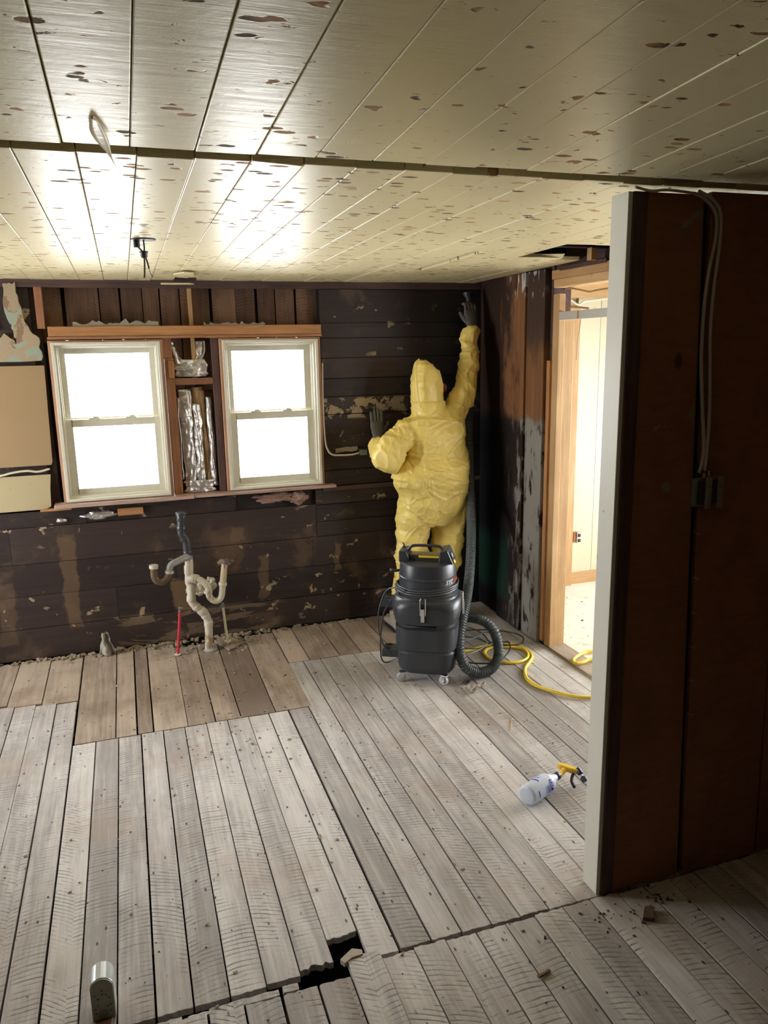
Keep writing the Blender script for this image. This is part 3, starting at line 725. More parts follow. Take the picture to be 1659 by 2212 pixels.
# foil insulation
def crumple(name, rects, mat, label, cat, nx=18, nz=46, amp=.012, parent=None):
    mb = MB()
    for (x0, x1, z0, z1, y, ph, lean) in rects:
        vs = []; 
        for j in range(nz+1):
            for i in range(nx+1):
                u, v = i/nx, j/nz
                wv = .98+.22*noise.noise(Vector((v*4+ph, ph, 1)))
                xx = (x0+x1)/2+(u-.5)*(x1-x0)*wv+lean*(v-.5)+.008*noise.noise(Vector((v*7, ph, 4)))
                n = noise.noise(Vector((xx*26, (z0+(z1-z0)*v)*9, ph)))+.5*noise.noise(Vector((xx*70, (z0+(z1-z0)*v)*40, ph)))
                vs.append((xx, y-.016*math.sin(math.pi*u)+amp*n, z0+(z1-z0)*v))
        fs = [(j*(nx+1)+i, j*(nx+1)+i+1, (j+1)*(nx+1)+i+1, (j+1)*(nx+1)+i) for j in range(nz) for i in range(nx)]
        mb.add(vs, fs)
    o = mb.build(name, mat, parent, smooth=True)
    s_ = o.modifiers.new('thick', 'SOLIDIFY'); s_.thickness = .0015
    return o
fi = thing('foil_insulation', (.41, 4.93, .97), 'long crinkled silver foil insulation between the two windows', 'insulation')
crumple('foil', [(.315, .395, .99, 1.61, 4.945, 0, -.012), (.395, .445, 1.0, 1.52, 4.94, 3.1, .0), (.478, .515, 1.0, 1.56, 4.94, 7.7, -.015), (.298, .315, 1.05, 1.56, 4.95, 5.2, 0), (.315, .50, .965, 1.04, 4.93, 9.9, 0)], MT['foil'], '', '', parent=fi)
crumple('paper_facing', [(.44, .485, 1.0, 1.60, 4.955, 2.2, -.03), (.39, .46, 1.05, 1.62, 4.96, 4.0, 0)], MT['paper'], '', '', parent=fi)
ft = thing('foil_insulation', (.41, 4.93, 1.69), 'torn foil insulation scrap above the cross block between the windows', 'insulation')
crumple('foil', [(.30, .50, 1.685, 1.79, 4.935, 6.6, 0), (.285, .325, 1.76, 1.90, 4.935, 8.1, -.04), (.425, .485, 1.77, 1.90, 4.95, 1.1, 0)], MT['foil'], '', '', nz=22, parent=ft)
mb = MB(); mb.tube(resample(spline([(.295, 4.93, 1.86), (.335, 4.925, 1.80), (.385, 4.92, 1.765), (.44, 4.92, 1.775), (.485, 4.925, 1.83), (.488, 4.925, 1.90)]), .01), .004, 8)
single(mb, 'cable', MT['cable'], 'thin grey cable looped over the foil scrap between the windows', 'cable', smooth=True)
for (x0, x1, h, l) in ((-.25, .225, .035, 'wad of pale plastic sheeting lying on the header above the left window'), (.49, .86, .022, 'thin strip of pale plastic sheeting on the header above the right window')):
    mb = MB(); n = 26; pts = []
    for k in range(n+1): pts.append((x0+(x1-x0)*k/n, 1.99+h*abs(noise.noise(Vector((k*.7, x0, 3))))*1.7+h*.25))
    pts += [(x1, 1.991), (x0, 1.991)]
    for d in range(3):
        mb.prism([(a, 1.991+(b-1.991)*(1-.25*d)) for a, b in pts], 4.875+d*.012, 4.885+d*.012, 'y', 'x')
    single(mb, 'plastic_sheeting', plain('dusty_plastic', (.34, .30, .24), .3, var=.3), l, 'plastic sheeting', 'plastic on the header')
# pink and white insulation and crumbs under the sill
def clump(name, c, s, mat, label, cat, seed=0, sub=3, amp=.35, kind=None, parent=None, group=None):
    bm = bmesh.new(); bmesh.ops.create_icosphere(bm, subdivisions=sub, radius=1)
    for v in bm.verts:
        n = noise.noise(v.co*1.6+Vector((seed, 0, 0)))+.6*noise.noise(v.co*4+Vector((0, seed, 0)))+.3*noise.noise(v.co*9)
        v.co *= 1+amp*n; v.co = Vector((v.co.x*s[0], v.co.y*s[1], v.co.z*s[2]))+Vector(c)
    me = bpy.data.meshes.new(name); bm.to_mesh(me); bm.free(); me.polygons.foreach_set('use_smooth', [True]*len(me.polygons)); me.materials.append(mat)
    o = bpy.data.objects.new(name, me); COL.objects.link(o)
    if parent: o.parent = parent; o.matrix_parent_inverse = Matrix.Translation(-world_loc(parent))
    return tag(o, label, cat, group, kind)
clump('insulation_tuft', (.88, 4.895, .895), (.14, .03, .026), MT['fluff'], 'ragged pink insulation poking out under the right window sill', 'insulation', 3, 5, .6)
clump('insulation_tuft', (1.03, 4.88, .885), (.05, .02, .035), MT['fluff'], 'small pink insulation tuft hanging at the end of the ragged roll', 'insulation', 8, 4, .6)
clump('foil_wad', (-.2, 4.893, .875), (.085, .02, .022), MT['foil'], 'crushed silver wad stuffed under the left window sill', 'foil', 5, 4, .5)
clump('foil_wad', (-.42, 4.89, .86), (.03, .02, .014), MT['foil'], 'small silver scrap under the left end of the sill', 'foil', 9, 3, .5)
mb = MB(); mb.box((-.10, 4.88, .86), (.05, 4.90, .905), 'x'); single(mb, 'wood_block', MT['headerwood'], 'orange wood block set in the wall under the left window', 'block', bevel=.002)
for k in range(9):
    pass
nl = MB()
for k in range(26):
    x = -.35+k*.06+random.uniform(-.02, .02); z = .94; nl.tube([(x, 4.868, z), (x+random.uniform(-.004, .004), 4.866, z-random.uniform(.012, .03))], .0011, 5)
tag(nl.build('protruding_nails', MT['chrome']), 'thin nails sticking down under the window sill', 'nails', kind='stuff')
# crumbs along the foot of the back wall
random.seed(5)
def crumbs(name, n, fn, mat, label, cat, s0=.004, s1=.014):
    mb = MB()
    for k in range(n):
        x, y, z = fn(k); s = random.uniform(s0, s1)*random.choice((.6, 1, 1.3)); M = Matrix.Translation((x, y, z+s*.25)) @ Matrix.Rotation(R()*6.3, 4, 'Z') @ Matrix.Rotation(random.uniform(-.4, .4), 4, 'X')
        mb.box((-s, -s*.7, -s*.35), (s, s*.7, s*.35), 'x', M=M, jit=s*.3)
    return tag(mb.build(name, mat), label, cat, kind='stuff')
crumbs('rubble', 330, lambda k: (random.choice((random.gauss(-.25, .28), random.gauss(.45, .28), random.uniform(-1.2, 1.4))), 4.885-abs(random.gauss(0, .035)), 0), MT['rubble'], 'broken plaster crumbs along the foot of the back wall', 'rubble')
crumbs('dirt_flakes', 420, lambda k: (random.gauss(.45, .22), random.gauss(4.72, .09) if k % 3 else random.uniform(3.2, 4.6), 0), MT['patch'], 'dark flakes of dirt strewn around the pipes', 'dirt', .002, .006)
crumbs('paint_flakes', 260, lambda k: (random.uniform(-.8, 2.2), random.uniform(1.2, 4.6), 0), MT['rubble'], 'tiny pale paint flakes scattered over the floor', 'flakes', .0015, .005)
crumbs('dark_specks', 500, lambda k: (random.uniform(-.8, 2.2), random.uniform(1.2, 4.4), 0), MT['attic'], 'tiny dark specks of grit scattered over the floor', 'grit', .0008, .0025)
crumbs('grit', 60, lambda k: (random.gauss(1.5, .12), random.gauss(1.86, .05), 0), MT['darkstud'], 'grit gathered at the foot of the painted post', 'grit', .0015, .005)
# plastic remnant standing at the wall foot
mb = MB(); vs = []
for j in range(13):
    for i in range(9):
        u, v = i/8, j/12; wd = .05*(1-.65*v)
        vs.append((-.235+(u-.5)*2*wd+.012*noise.noise(Vector((u*3, v*4, 1))), 4.80+.022*math.sin(u*9+v*3)+.01*noise.noise(Vector((u*5, v*6, 7))), v*.155+.01*noise.noise(Vector((u*4, 0, 2)))))
mb.add(vs, [(j*9+i, j*9+i+1, (j+1)*9+i+1, (j+1)*9+i) for j in range(12) for i in range(8)])
o = single(mb, 'plastic_scrap', plain('clear_grey_plastic', (.38, .35, .30), .2, var=.4), 'crumpled grey plastic scrap standing at the wall foot left of the pipes', 'plastic scrap', smooth=True)
m_ = o.modifiers.new('thick', 'SOLIDIFY'); m_.thickness = .002

# ---- plumbing: drain stack with two traps
dp = thing('drain_pipe', (.378, 4.66, 0), 'stained white drain stack with two side traps and charred top, below the windows', 'pipe')
P = lambda x, y, Y=4.66: atY(280+x*.1929, 1080+y*.1929, Y)
def pipe(pts, r, mat, name, parent, step=.006, seg=16, **k):
    mb = MB(); mb.tube(resample(spline(pts), step), r, seg); return mb.build(name, mat, parent, smooth=True, sharp=40)
r = .0225
pipe([P(890, 1690), P(888, 1500), P(884, 1400), P(872, 1340), P(845, 1275), P(800, 1235), P(745, 1195), P(705, 1150), P(690, 1100), P(690, 980)], .0245, MT['pvc'], 'lower_stack', dp)
pipe([P(690, 1110), P(690, 950), P(668, 930), P(666, 800), P(668, 740), P(660, 650)], .025, MT['pvc'], 'stack', dp)
def ring(a, b, rr, mat, name='coupling_ring'):
    mb = MB(); A, B = Vector(a), Vector(b); mb.tube([A, A.lerp(B, .08), A.lerp(B, .5), B.lerp(A, .08), B], [rr*.94, rr, rr, rr, rr*.94], 20); mb.build(name, mat, dp, smooth=True, sharp=40)
for a, b, rr in (((690, 1135), (690, 1075), 0.0280), ((733, 1185), (760, 1208), 0.0280), ((790, 1225), (838, 1270), 0.0290), ((885, 1410), (882, 1350), 0.0280), ((664, 830), (661, 730), 0.0280), ((690, 1000), (690, 935), 0.0285), ((858, 1305), (838, 1275), 0.0280)):
    ring(P(*a), P(*b), rr, MT['pvc'])
pipe([P(660, 660), P(655, 610), P(645, 560), P(640, 510), P(625, 440), P(590, 400), P(578, 360), P(576, 290), P(576, 200)], .0245, MT['scorch'], 'charred_stack', dp)
sc_ = plain('sooted_clamp', (.05, .055, .06), .3)
ring(P(576, 235), P(576, 165), .0275, sc_, 'clamp'); ring(P(576, 178), P(576, 140), .033, sc_, 'clamp'); ring(P(577, 340), P(577, 290), .0275, sc_, 'clamp'); ring(P(652, 610), P(646, 565), .0275, sc_, 'clamp'); ring(P(612, 450), P(600, 420), .0265, sc_, 'clamp')
# left trap
pipe([P(680, 650), P(640, 640, 4.64), P(590, 660, 4.62), P(540, 685, 4.60), P(480, 715, 4.58), P(450, 755, 4.57), P(442, 810, 4.57)], .0195, MT['greypipe'], 'trap_arm', dp)
mb = MB(); A, B = P(650, 640, 4.64), P(590, 662, 4.62); mb.tube([A, B], .0215, 18); mb.build('coupling', MT['greypipe'], dp, smooth=True, sharp=40)
pipe([P(445, 800, 4.57), P(430, 850, 4.57), P(395, 900, 4.56), P(345, 918, 4.56), P(300, 900, 4.56), P(276, 850, 4.56), P(272, 790, 4.56), P(270, 745, 4.56)], .021, MT['brownpipe'], 'trap_bend', dp)
nm_ = plain('chalky_nut', (.55, .50, .40), .5)
ring(P(270, 768, 4.56), P(269, 728, 4.56), .026, nm_, 'slip_nut'); ring(P(443, 820, 4.57), P(446, 792, 4.57), .026, nm_, 'slip_nut')
# right trap
mb = MB(); A, B = P(670, 880, 4.655), P(740, 880, 4.62); mb.tube([A, B], .027, 18); A, B = P(730, 880, 4.63), P(760, 888, 4.62); mb.tube([A, B], .028, 18); mb.build('branch_tee', MT['pvc'], dp, smooth=True, sharp=40)
pipe([P(740, 882, 4.62), P(790, 895, 4.61), P(840, 930, 4.60), P(875, 975, 4.60), P(884, 1030, 4.60), P(895, 1080, 4.60), P(930, 1120, 4.60), P(975, 1130, 4.60), P(1015, 1105, 4.60), P(1032, 1060, 4.60), P(1038, 1000, 4.60), P(1043, 930, 4.60)], .0195, MT['pvc'], 'trap_bend', dp)
ring(P(878, 1010, 4.60), P(881, 1042, 4.60), .026, MT['pvc'], 'slip_nut'); ring(P(1042, 960, 4.60), P(1044, 920, 4.60), .0255, MT['pvc'], 'slip_nut')
pipe([P(1043, 940, 4.60), P(1058, 800, 4.60), P(1070, 690, 4.60)], .0205, m_painted('browned_tailpiece', (.62, .50, .33), (.28, .15, .08), .4, .5, 12.), 'tailpiece', dp)
mb = MB(); A, B = P(1069, 715, 4.60), P(1073, 665, 4.60); mb.tube([A, B], .0215, 16); A = P(1100, 705, 4.59); mb.tube([A, A+Vector((.014, -.005, -.006))], .008, 10); mb.tube([P(1035, 700, 4.59), P(1062, 660, 4.59), P(1090, 680, 4.59)], .005, 8); mb.build('burnt_collar', plain('burnt_plastic', (.16, .11, .11), .4), dp, smooth=True, sharp=40)
mb = MB(); c = Vector((.378, 4.66, 0)); mb.lathe([(.0, .041), (.006, .041), (.014, .034), (.018, .027)], c, seg=24); mb.build('floor_flange', MT['flange'], dp, smooth=True, sharp=40)
clump('foam_lump', P(760, 990, 4.80), (.055, .03, .04), plain('expanding_foam', (.50, .45, .33), .9, var=.4, sc=50, bump=1.), 'lumpy cream foam plugging the wall behind the drain stack', 'foam', 2, 5, .5)
clump('foam_lump', P(905, 940, 4.84), (.035, .02, .04), plain('expanding_foam2', (.52, .48, .36), .9, var=.4, sc=50, bump=1.), 'second cream foam lump behind the right-hand trap', 'foam', 6, 5, .5)
# supply pipes
rp = thing('supply_pipe', (.185, 4.655, 0), 'short red water pipe with a shutoff stub beside the drain stack', 'pipe')
A, B = P(540, 1735, 4.655), P(563, 1250, 4.655); mb = MB(); mb.tube([Vector((A.x, A.y, 0.002)), A.lerp(B, .5), B], .0082, 14); mb.build('pipe', MT['red'], rp, smooth=True, sharp=40)
mb = MB(); mb.tube([B, B+Vector((0, 0, .018))], .0095, 12); mb.tube([B+Vector((0, 0, .018)), B+Vector((.001, 0, .034))], .007, 12); mb.tube([B+Vector((-.006, -.006, .022)), B+Vector((.018, -.01, .024))], .006, 10); mb.build('valve', MT['brass'], rp, smooth=True, sharp=40)
mb = MB(); mb.lathe([(0, .021), (.005, .021), (.009, .014)], (A.x, A.y, .001), seg=20); mb.build('escutcheon', plain('pale_ring', (.60, .55, .46), .5), rp, smooth=True, sharp=40)
sp_ = thing('supply_pipe', (.49, 4.70, 0), 'short ivory water pipe with a grey valve standing through the small wood plate', 'pipe')
A, B = P(1105, 1650, 4.70), P(1045, 1200, 4.70); mb = MB(); mb.tube([Vector((A.x, A.y, 0.012)), A.lerp(B, .5), B], .0078, 14); mb.build('pipe', MT['ivory'], sp_, smooth=True, sharp=40)
mb = MB(); mb.tube([B, B+Vector((-.001, 0, .032))], .0085, 12); mb.lathe([(-.014, .011, .008), (.014, .011, .008)], B+Vector((-.004, -.01, .012)), axis=(1, 0, .2), seg=14); mb.build('valve', MT['brass'], sp_, smooth=True, sharp=40)
C_ = P(1100, 1580, 4.70); mb = MB(); mb.lathe([(-.003, .0215), (.003, .0215), (.007, .012)], C_, seg=20); mb.build('escutcheon', MT['ivory'], sp_, smooth=True, sharp=40)
mb = MB(); q = [(.415, 4.79), (.487, 4.60), (.592, 4.70), (.50, 4.86)]; mb.prism(q, .001, .012, 'z', 'y'); single(mb, 'wood_plate', MT['patch'], 'small square wood plate on the floor around the ivory pipe', 'board', bevel=.001)

# ---- ceiling fixture remains
cf_ = thing('hanging_wires', (.118, 3.25, 2.25), 'loose black wires and socket hanging from a hole in the ceiling', 'wires')
mb = MB(); mb.lathe([(-.002, .046), (.004, .046)], (.118, 3.25, cz(3.25)-.0035), seg=24, sy=.9); mb.build('junction_hole_ring', MT['wiredark'], cf_)
mb = MB(); mb.lathe([(0, .012), (.03, .012)], (.092, 3.25, cz(3.25)-.033), seg=12); mb.build('connector', MT['wiredark'], cf_, smooth=True, sharp=40)
Z0 = cz(3.25)
mb = MB(); mb.tube(spline([(.118, 3.25, Z0), (.119, 3.25, Z0-.035), (.116, 3.25, Z0-.05)]), .003, 8); mb.tube(spline([(.095, 3.25, Z0-.03), (.108, 3.25, Z0-.043), (.114, 3.25, Z0-.052)]), .003, 8)
mb.tube(spline([(.117, 3.25, Z0-.06), (.115, 3.25, Z0-.10), (.112, 3.25, Z0-.135), (.110, 3.25, Z0-.145)]), .0032, 8); mb.tube(spline([(.12, 3.25, Z0-.06), (.127, 3.25, Z0-.09), (.131, 3.25, Z0-.11)]), .003, 8); mb.tube(spline([(.130, 3.25, Z0-.108), (.134, 3.25, Z0-.125), (.142, 3.25, Z0-.142)]), .0012, 6)
mb.build('wire', MT['wiredark'], cf_, smooth=True)
mb = MB(); mb.lathe([(0, .008), (.006, .013), (.018, .013), (.022, .016), (.026, .016)], (.116, 3.25, Z0-.072), seg=14); mb.build('socket', MT['wiredark'], cf_, smooth=True, sharp=40)
mb = MB(); mb.prism([(.30, 4.42), (.345, 4.30), (.40, 4.33), (.415, 4.50), (.385, 4.62), (.33, 4.58)], cz(4.5)-.014, cz(4.5)-.008, 'z', 'y')
single(mb, 'ceiling_flap', MT['ceil'], 'loose painted flap hanging at the broken ceiling edge above the windows', 'ceiling board')
mb = MB(); mb.prism(ragged([(.25, 4.80), (.42, 4.79), (.44, 4.83), (.26, 4.85)], .006, 3), cz(4.8)-.03, cz(4.8)-.022, 'z', 'y')
single(mb, 'splinter_board', MT['ceil'], 'splintered board edge over the broken ceiling corner above the windows', 'ceiling board')
mb = MB(); vs = []
for j in range(13):
    t_ = j/12; yy = 1.72+.235*t_; zz = zn(yy)-.004-.022*t_*t_*t_; wd = .003+.013*math.sin(math.pi*min(1, t_*1.15))
    for i in range(4): vs.append((-.012+.035*t_*t_+(i/3-.5)*2*wd, yy+.004*i, zz-.008*(i/3)*t_))
mb.add(vs, [(j*4+i, j*4+i+1, (j+1)*4+i+1, (j+1)*4+i) for j in range(12) for i in range(3)])
o = single(mb, 'paint_curl', MT['ceil'], 'curled strip of paint hanging from the near ceiling at the long dark gap', 'paint curl', smooth=True); m_ = o.modifiers.new('t', 'SOLIDIFY'); m_.thickness = .0015

# ---- box and cables on the partition
eb = thing('electrical_box', (1.716, YP, 1.385), 'open double switch box of dull metal on the dark plywood partition', 'electrical box')
mb = MB(); mb.box((1.662, YP-.012, 1.338), (1.772, YP, 1.428)); mb.build('box', MT['bracket'], eb, bevel=.002)
mb = MB()
for x in (1.688, 1.735): mb.box((x-.010, YP-.022, 1.345), (x+.010, YP-.012, 1.42)); 
mb.build('switch_body', MT['wiredark'], eb, bevel=.002)
mb = MB()
for x in (1.712, 1.758): mb.box((x-.011, YP-.026, 1.33), (x+.011, YP-.012, 1.432)); mb.box((x-.008, YP-.03, 1.365), (x+.008, YP-.024, 1.40))
mb.build('yoke', MT['bracket'], eb, bevel=.002)
mb = MB(); mb.box((1.686, YP-.02, 1.43), (1.70, YP-.012, 1.445)); mb.box((1.706, YP-.02, 1.433), (1.716, YP-.012, 1.452)); mb.build('cable_clamp', MT['chrome'], eb, bevel=.001)
for k, (pts, l) in enumerate(((((1.60, 2.262), (1.63, 2.252), (1.668, 2.225), (1.684, 2.19), (1.682, 2.13), (1.668, 2.05), (1.660, 1.95), (1.662, 1.8), (1.677, 1.66), (1.694, 1.53), (1.69, 1.47), (1.682, 1.445)), 'left-hand flat grey cable running down the partition to the switch box'),
     (((1.61, 2.268), (1.66, 2.248), (1.692, 2.21), (1.696, 2.13), (1.688, 2.02), (1.684, 1.9), (1.692, 1.78), (1.703, 1.64), (1.704, 1.53), (1.70, 1.45)), 'right-hand flat grey cable running down the partition to the switch box'))):
    mb = MB(); mb.tube(resample(spline([(a, YP-.008-.004*k, b) for a, b in pts]), .012), .0055, 8); single(mb, 'cable', MT['cable'], l, 'cable', 'cables on the partition', smooth=True)
mb = MB(); mb.tube(resample(spline([(1.39, YP-.02, 2.268), (1.45, YP-.012, 2.262), (1.5, YP-.015, 2.266), (1.6, YP-.012, 2.262)]), .01), .004, 8)
single(mb, 'cable', MT['cable'], 'thin cable lying along the top of the partition', 'cable', smooth=True)
for z, l in ((1.25, 'nearest below the open switch box'), (1.10, 'second below the open switch box'), (.98, 'third below the open switch box'), (.86, 'middle of the seven'), (.74, 'third from the lowest'), (.62, 'second from the lowest'), (.5, 'lowest of the seven')):
    x = 1.640+(1.738-1.66)*(1-z/2.262)+.028
    mb = MB(); mb.tube([(x-.010, YP+.004, z), (x+.008, YP-.004, z-.008)], .0016, 6); single(mb, 'nail', MT['brass'], 'bright nail across the plywood slot, '+l, 'nail', 'nails in the plywood slot')

# ---- items in the side room
so = thing('wall_outlet', (3.19, 4.98, .40), 'open metal outlet box on the white boards in the side room', 'outlet')
mb = MB(); mb.box((3.165, 4.955, .352), (3.205, 4.985, .432)); mb.build('box', MT['headerwood'], so, bevel=.002)
mb = MB(); mb.box((3.188, 4.945, .345), (3.226, 4.957, .435)); mb.build('plate', MT['chrome'], so, bevel=.002)
mb = MB(); mb.box((3.196, 4.940, .395), (3.218, 4.946, .42)); mb.box((3.196, 4.940, .355), (3.218, 4.946, .38)); mb.build('socket', MT['wiredark'], so, bevel=.003)
def cab(pts, r, mat, label, seg=8, grp=None): mb = MB(); mb.tube(resample(spline(pts), .01), r, seg); return single(mb, 'cable', mat, label, 'cable', grp, smooth=True)
J = lambda x, y, X=2.44: atX(1160+x*.1717, 520+y*.1717, X)
cab([J(235, 600), J(310, 630), J(370, 605), J(450, 600), J(560, 620), J(660, 640), J(760, 620), J(900, 600), J(1010, 605), J(1100, 620)], .005, MT['paper'], 'brown cable sagging through the upper door opening')
cab([J(240, 860), J(320, 855), J(420, 835), J(520, 838), J(650, 852)], .006, MT['paper'], 'brown cable lying on the grey head jamb of the doorway')
K = lambda x, y: atY(1160+x*.1717, 520+y*.1717, 4.9)
cab([K(330, 720), K(420, 750), K(500, 800), K(540, 800), K(590, 765), K(700, 750), K(850, 730), K(980, 735)], .008, MT['whitecable'], 'pale cable draped across the side room wall above the door')
cab([K(550, 990), K(540, 1100), K(515, 1250), K(500, 1500)] , .0035, MT['cable'], 'thin cable running down the pine stud in the side room')

# ================================================================== PERSON
random.seed(3)
def remesh(mb, name, mat, parent, voxel, smooth_it=6, fold=None):
    o = mb.build(name, mat, None)
    m = o.modifiers.new('r', 'REMESH'); m.mode = 'VOXEL'; m.voxel_size = voxel; m.use_smooth_shade = True
    m = o.modifiers.new('s', 'SMOOTH'); m.iterations = smooth_it; m.factor = .5
    dg = bpy.context.evaluated_depsgraph_get(); me = bpy.data.meshes.new_from_object(o.evaluated_get(dg)); bpy.data.objects.remove(o)
    if fold:
        nr = [v.normal.copy() for v in me.vertices]
        for v, n in zip(me.vertices, nr): v.co += fold(v.co, n)
    me.materials.clear(); me.materials.append(mat); me.polygons.foreach_set('use_smooth', [True]*len(me.polygons))
    o = bpy.data.objects.new(name, me); COL.objects.link(o)
    if parent: o.parent = parent; o.matrix_parent_inverse = Matrix.Translation(-world_loc(parent))
    return o
def loft(mb, rows, hd, Y, n=2.4, seg=28):
    """rows: (px left, px right, py[, Y, half depth])"""
    vs = []
    for rw in rows:
        l, r, y = rw[:3]; YY = rw[3] if len(rw) > 3 else Y; h = rw[4] if len(rw) > 4 else hd
        A, B = atY(l, y, YY), atY(r, y, YY); c = (A+B)/2; hw = (B-A).length/2
        for k in range(seg):
            a = 2*math.pi*k/seg; q = (abs(math.cos(a))**n+abs(math.sin(a))**n)**(-1/n)
            vs.append((c.x+hw*math.cos(a)*q, YY+h*math.sin(a)*q, c.z))
    m = len(rows)
    fs = [(i*seg+k, i*seg+(k+1) % seg, (i+1)*seg+(k+1) % seg, (i+1)*seg+k) for i in range(m-1) for k in range(seg)]
    fs += [tuple(range(seg-1, -1, -1)), tuple((m-1)*seg+k for k in range(seg))]
    mb.add(vs, fs)
def limb(mb, pts, rads, seg=20, n=6):
    P_ = spline(pts, n); rr = []
    for i in range(len(rads)-1):
        for k in range(n): rr.append(rads[i]+(rads[i+1]-rads[i])*(.5-.5*math.cos(math.pi*k/n)))
    rr.append(rads[-1]); mb.tube(P_, rr, seg)
pe_ = thing('person', (1.74, 4.6, 0), 'person in a yellow hooded coverall seen from behind, reaching up into the sooted corner', 'person')
# body, a single surface under the clothes
mb = MB()
loft(mb, [(893, 955, 1100), (880, 975, 1050), (888, 975, 1000), (880, 985, 940), (890, 975, 912), (908, 948, 896), (912, 944, 870)], .06, 4.64)
limb(mb, [atY(882, 918, 4.60), atY(838, 985, 4.52), atY(816, 950, 4.78)], [.05, .042, .03]); limb(mb, [atY(985, 900, 4.62), atY(1006, 815, 4.64), atY(1018, 715, 4.73)], [.05, .042, .03])
limb(mb, [atY(900, 1090, 4.6), atY(888, 1200, 4.56), atY(856, 1345, 4.60)], [.085, .058, .04]); limb(mb, [atY(960, 1090, 4.6), atY(960, 1200, 4.58), atY(945, 1345, 4.62)], [.085, .058, .04])
hc = atY(920, 835, 4.63)   # head, turned towards the wall and a little to the right
Mh = Matrix.Translation(hc) @ Matrix.Rotation(math.radians(-28), 4, 'Z') @ Matrix.Rotation(math.radians(8), 4, 'X')
def sph(mb, c, s, M, seg=20):
    pr = [(math.sin(-math.pi/2+math.pi*(i+.5)/13)*s[2], max(1e-3, math.cos(-math.pi/2+math.pi*(i+.5)/13))) for i in range(13)]
    vs = [M @ Vector((c[0]+s[0]*q*math.cos(2*math.pi*k/seg), c[1]+s[1]*q*math.sin(2*math.pi*k/seg), c[2]+h)) for h, q in pr for k in range(seg)]
    fs = [(i*seg+k, i*seg+(k+1) % seg, (i+1)*seg+(k+1) % seg, (i+1)*seg+k) for i in range(12) for k in range(seg)]+[tuple(range(seg-1, -1, -1)), tuple(12*seg+k for k in range(seg))]
    mb.add(vs, fs)
sph(mb, (0, 0, 0), (.072, .092, .108), Mh); sph(mb, (0, .035, -.055), (.045, .055, .055), Mh); sph(mb, (0, .098, -.01), (.012, .018, .024), Mh)
sph(mb, (0, .085, -.052), (.024, .014, .011), Mh); sph(mb, (0, .082, .03), (.05, .014, .01), Mh)
for s_ in (-1, 1): sph(mb, (s_*.075, .0, -.005), (.010, .018, .03), Mh)
body = remesh(mb, 'body', MT['skin'], pe_, .008, 3)
mb = MB(); sph(mb, (0, -.012, .022), (.078, .092, .096), Mh); o = mb.build('hair', MT['hair'], pe_, smooth=True); tag(o, kind=None)
ew = plain('eye_white', (.7, .7, .68), .2)
for s_ in (-1, 1): mb = MB(); sph(mb, (s_*.028, .082, .012), (.012, .010, .009), Mh); mb.build('eye', ew, pe_, smooth=True)
# coverall
mb = MB()
loft(mb, [(896, 968, 1128, 4.60, .12), (866, 1004, 1108, 4.59, .145), (863, 1008, 1085, 4.58, .155), (864, 1008, 1066, 4.58, .15), (857, 1008, 1052, 4.57, .155), (852, 1006, 1040, 4.56, .165), (853, 1006, 1018, 4.56, .165), (862, 1006, 1004, 4.56, .15), (878, 1005, 985, 4.57, .14), (880, 1004, 960, 4.57, .14), (874, 1003, 935, 4.57, .135), (868, 1002, 915, 4.58, .125), (874, 998, 903, 4.59, .11), (888, 985, 893, 4.60, .09), (902, 962, 882, 4.61, .08)], .14, 4.58, n=2.5)
loft(mb, [(848, 884, 1322, 4.61, .065), (847, 900, 1300, 4.60, .08), (850, 908, 1262, 4.58, .08), (857, 914, 1225, 4.57, .085), (857, 916, 1185, 4.57, .09), (859, 919, 1150, 4.58, .095), (859, 926, 1118, 4.59, .125), (865, 945, 1085, 4.59, .14)], .1, 4.58, n=2.2)
loft(mb, [(925, 966, 1322, 4.63, .065), (928, 974, 1300, 4.62, .08), (937, 982, 1262, 4.60, .08), (938, 987, 1225, 4.59, .085), (938, 991, 1185, 4.58, .09), (938, 997, 1150, 4.59, .095), (934, 1004, 1118, 4.60, .125), (925, 1007, 1085, 4.59, .14)], .1, 4.58, n=2.2)
# left sleeve: shoulder, ballooned elbow, forearm back towards the wall
limb(mb, [atY(893, 925, 4.58), atY(868, 945, 4.56), atY(850, 968, 4.53), atY(843, 985, 4.52), atY(833, 985, 4.58), atY(822, 972, 4.68), atY(816, 964, 4.76)], [.085, .088, .086, .092, .084, .070, .056])
# right sleeve
limb(mb, [atY(968, 912, 4.59), atY(985, 890, 4.60), atY(998, 860, 4.61), atY(1006, 820, 4.63), atY(1011, 780, 4.66), atY(1016, 740, 4.70), atY(1019, 714, 4.73)], [.09, .082, .077, .068, .062, .056, .050])
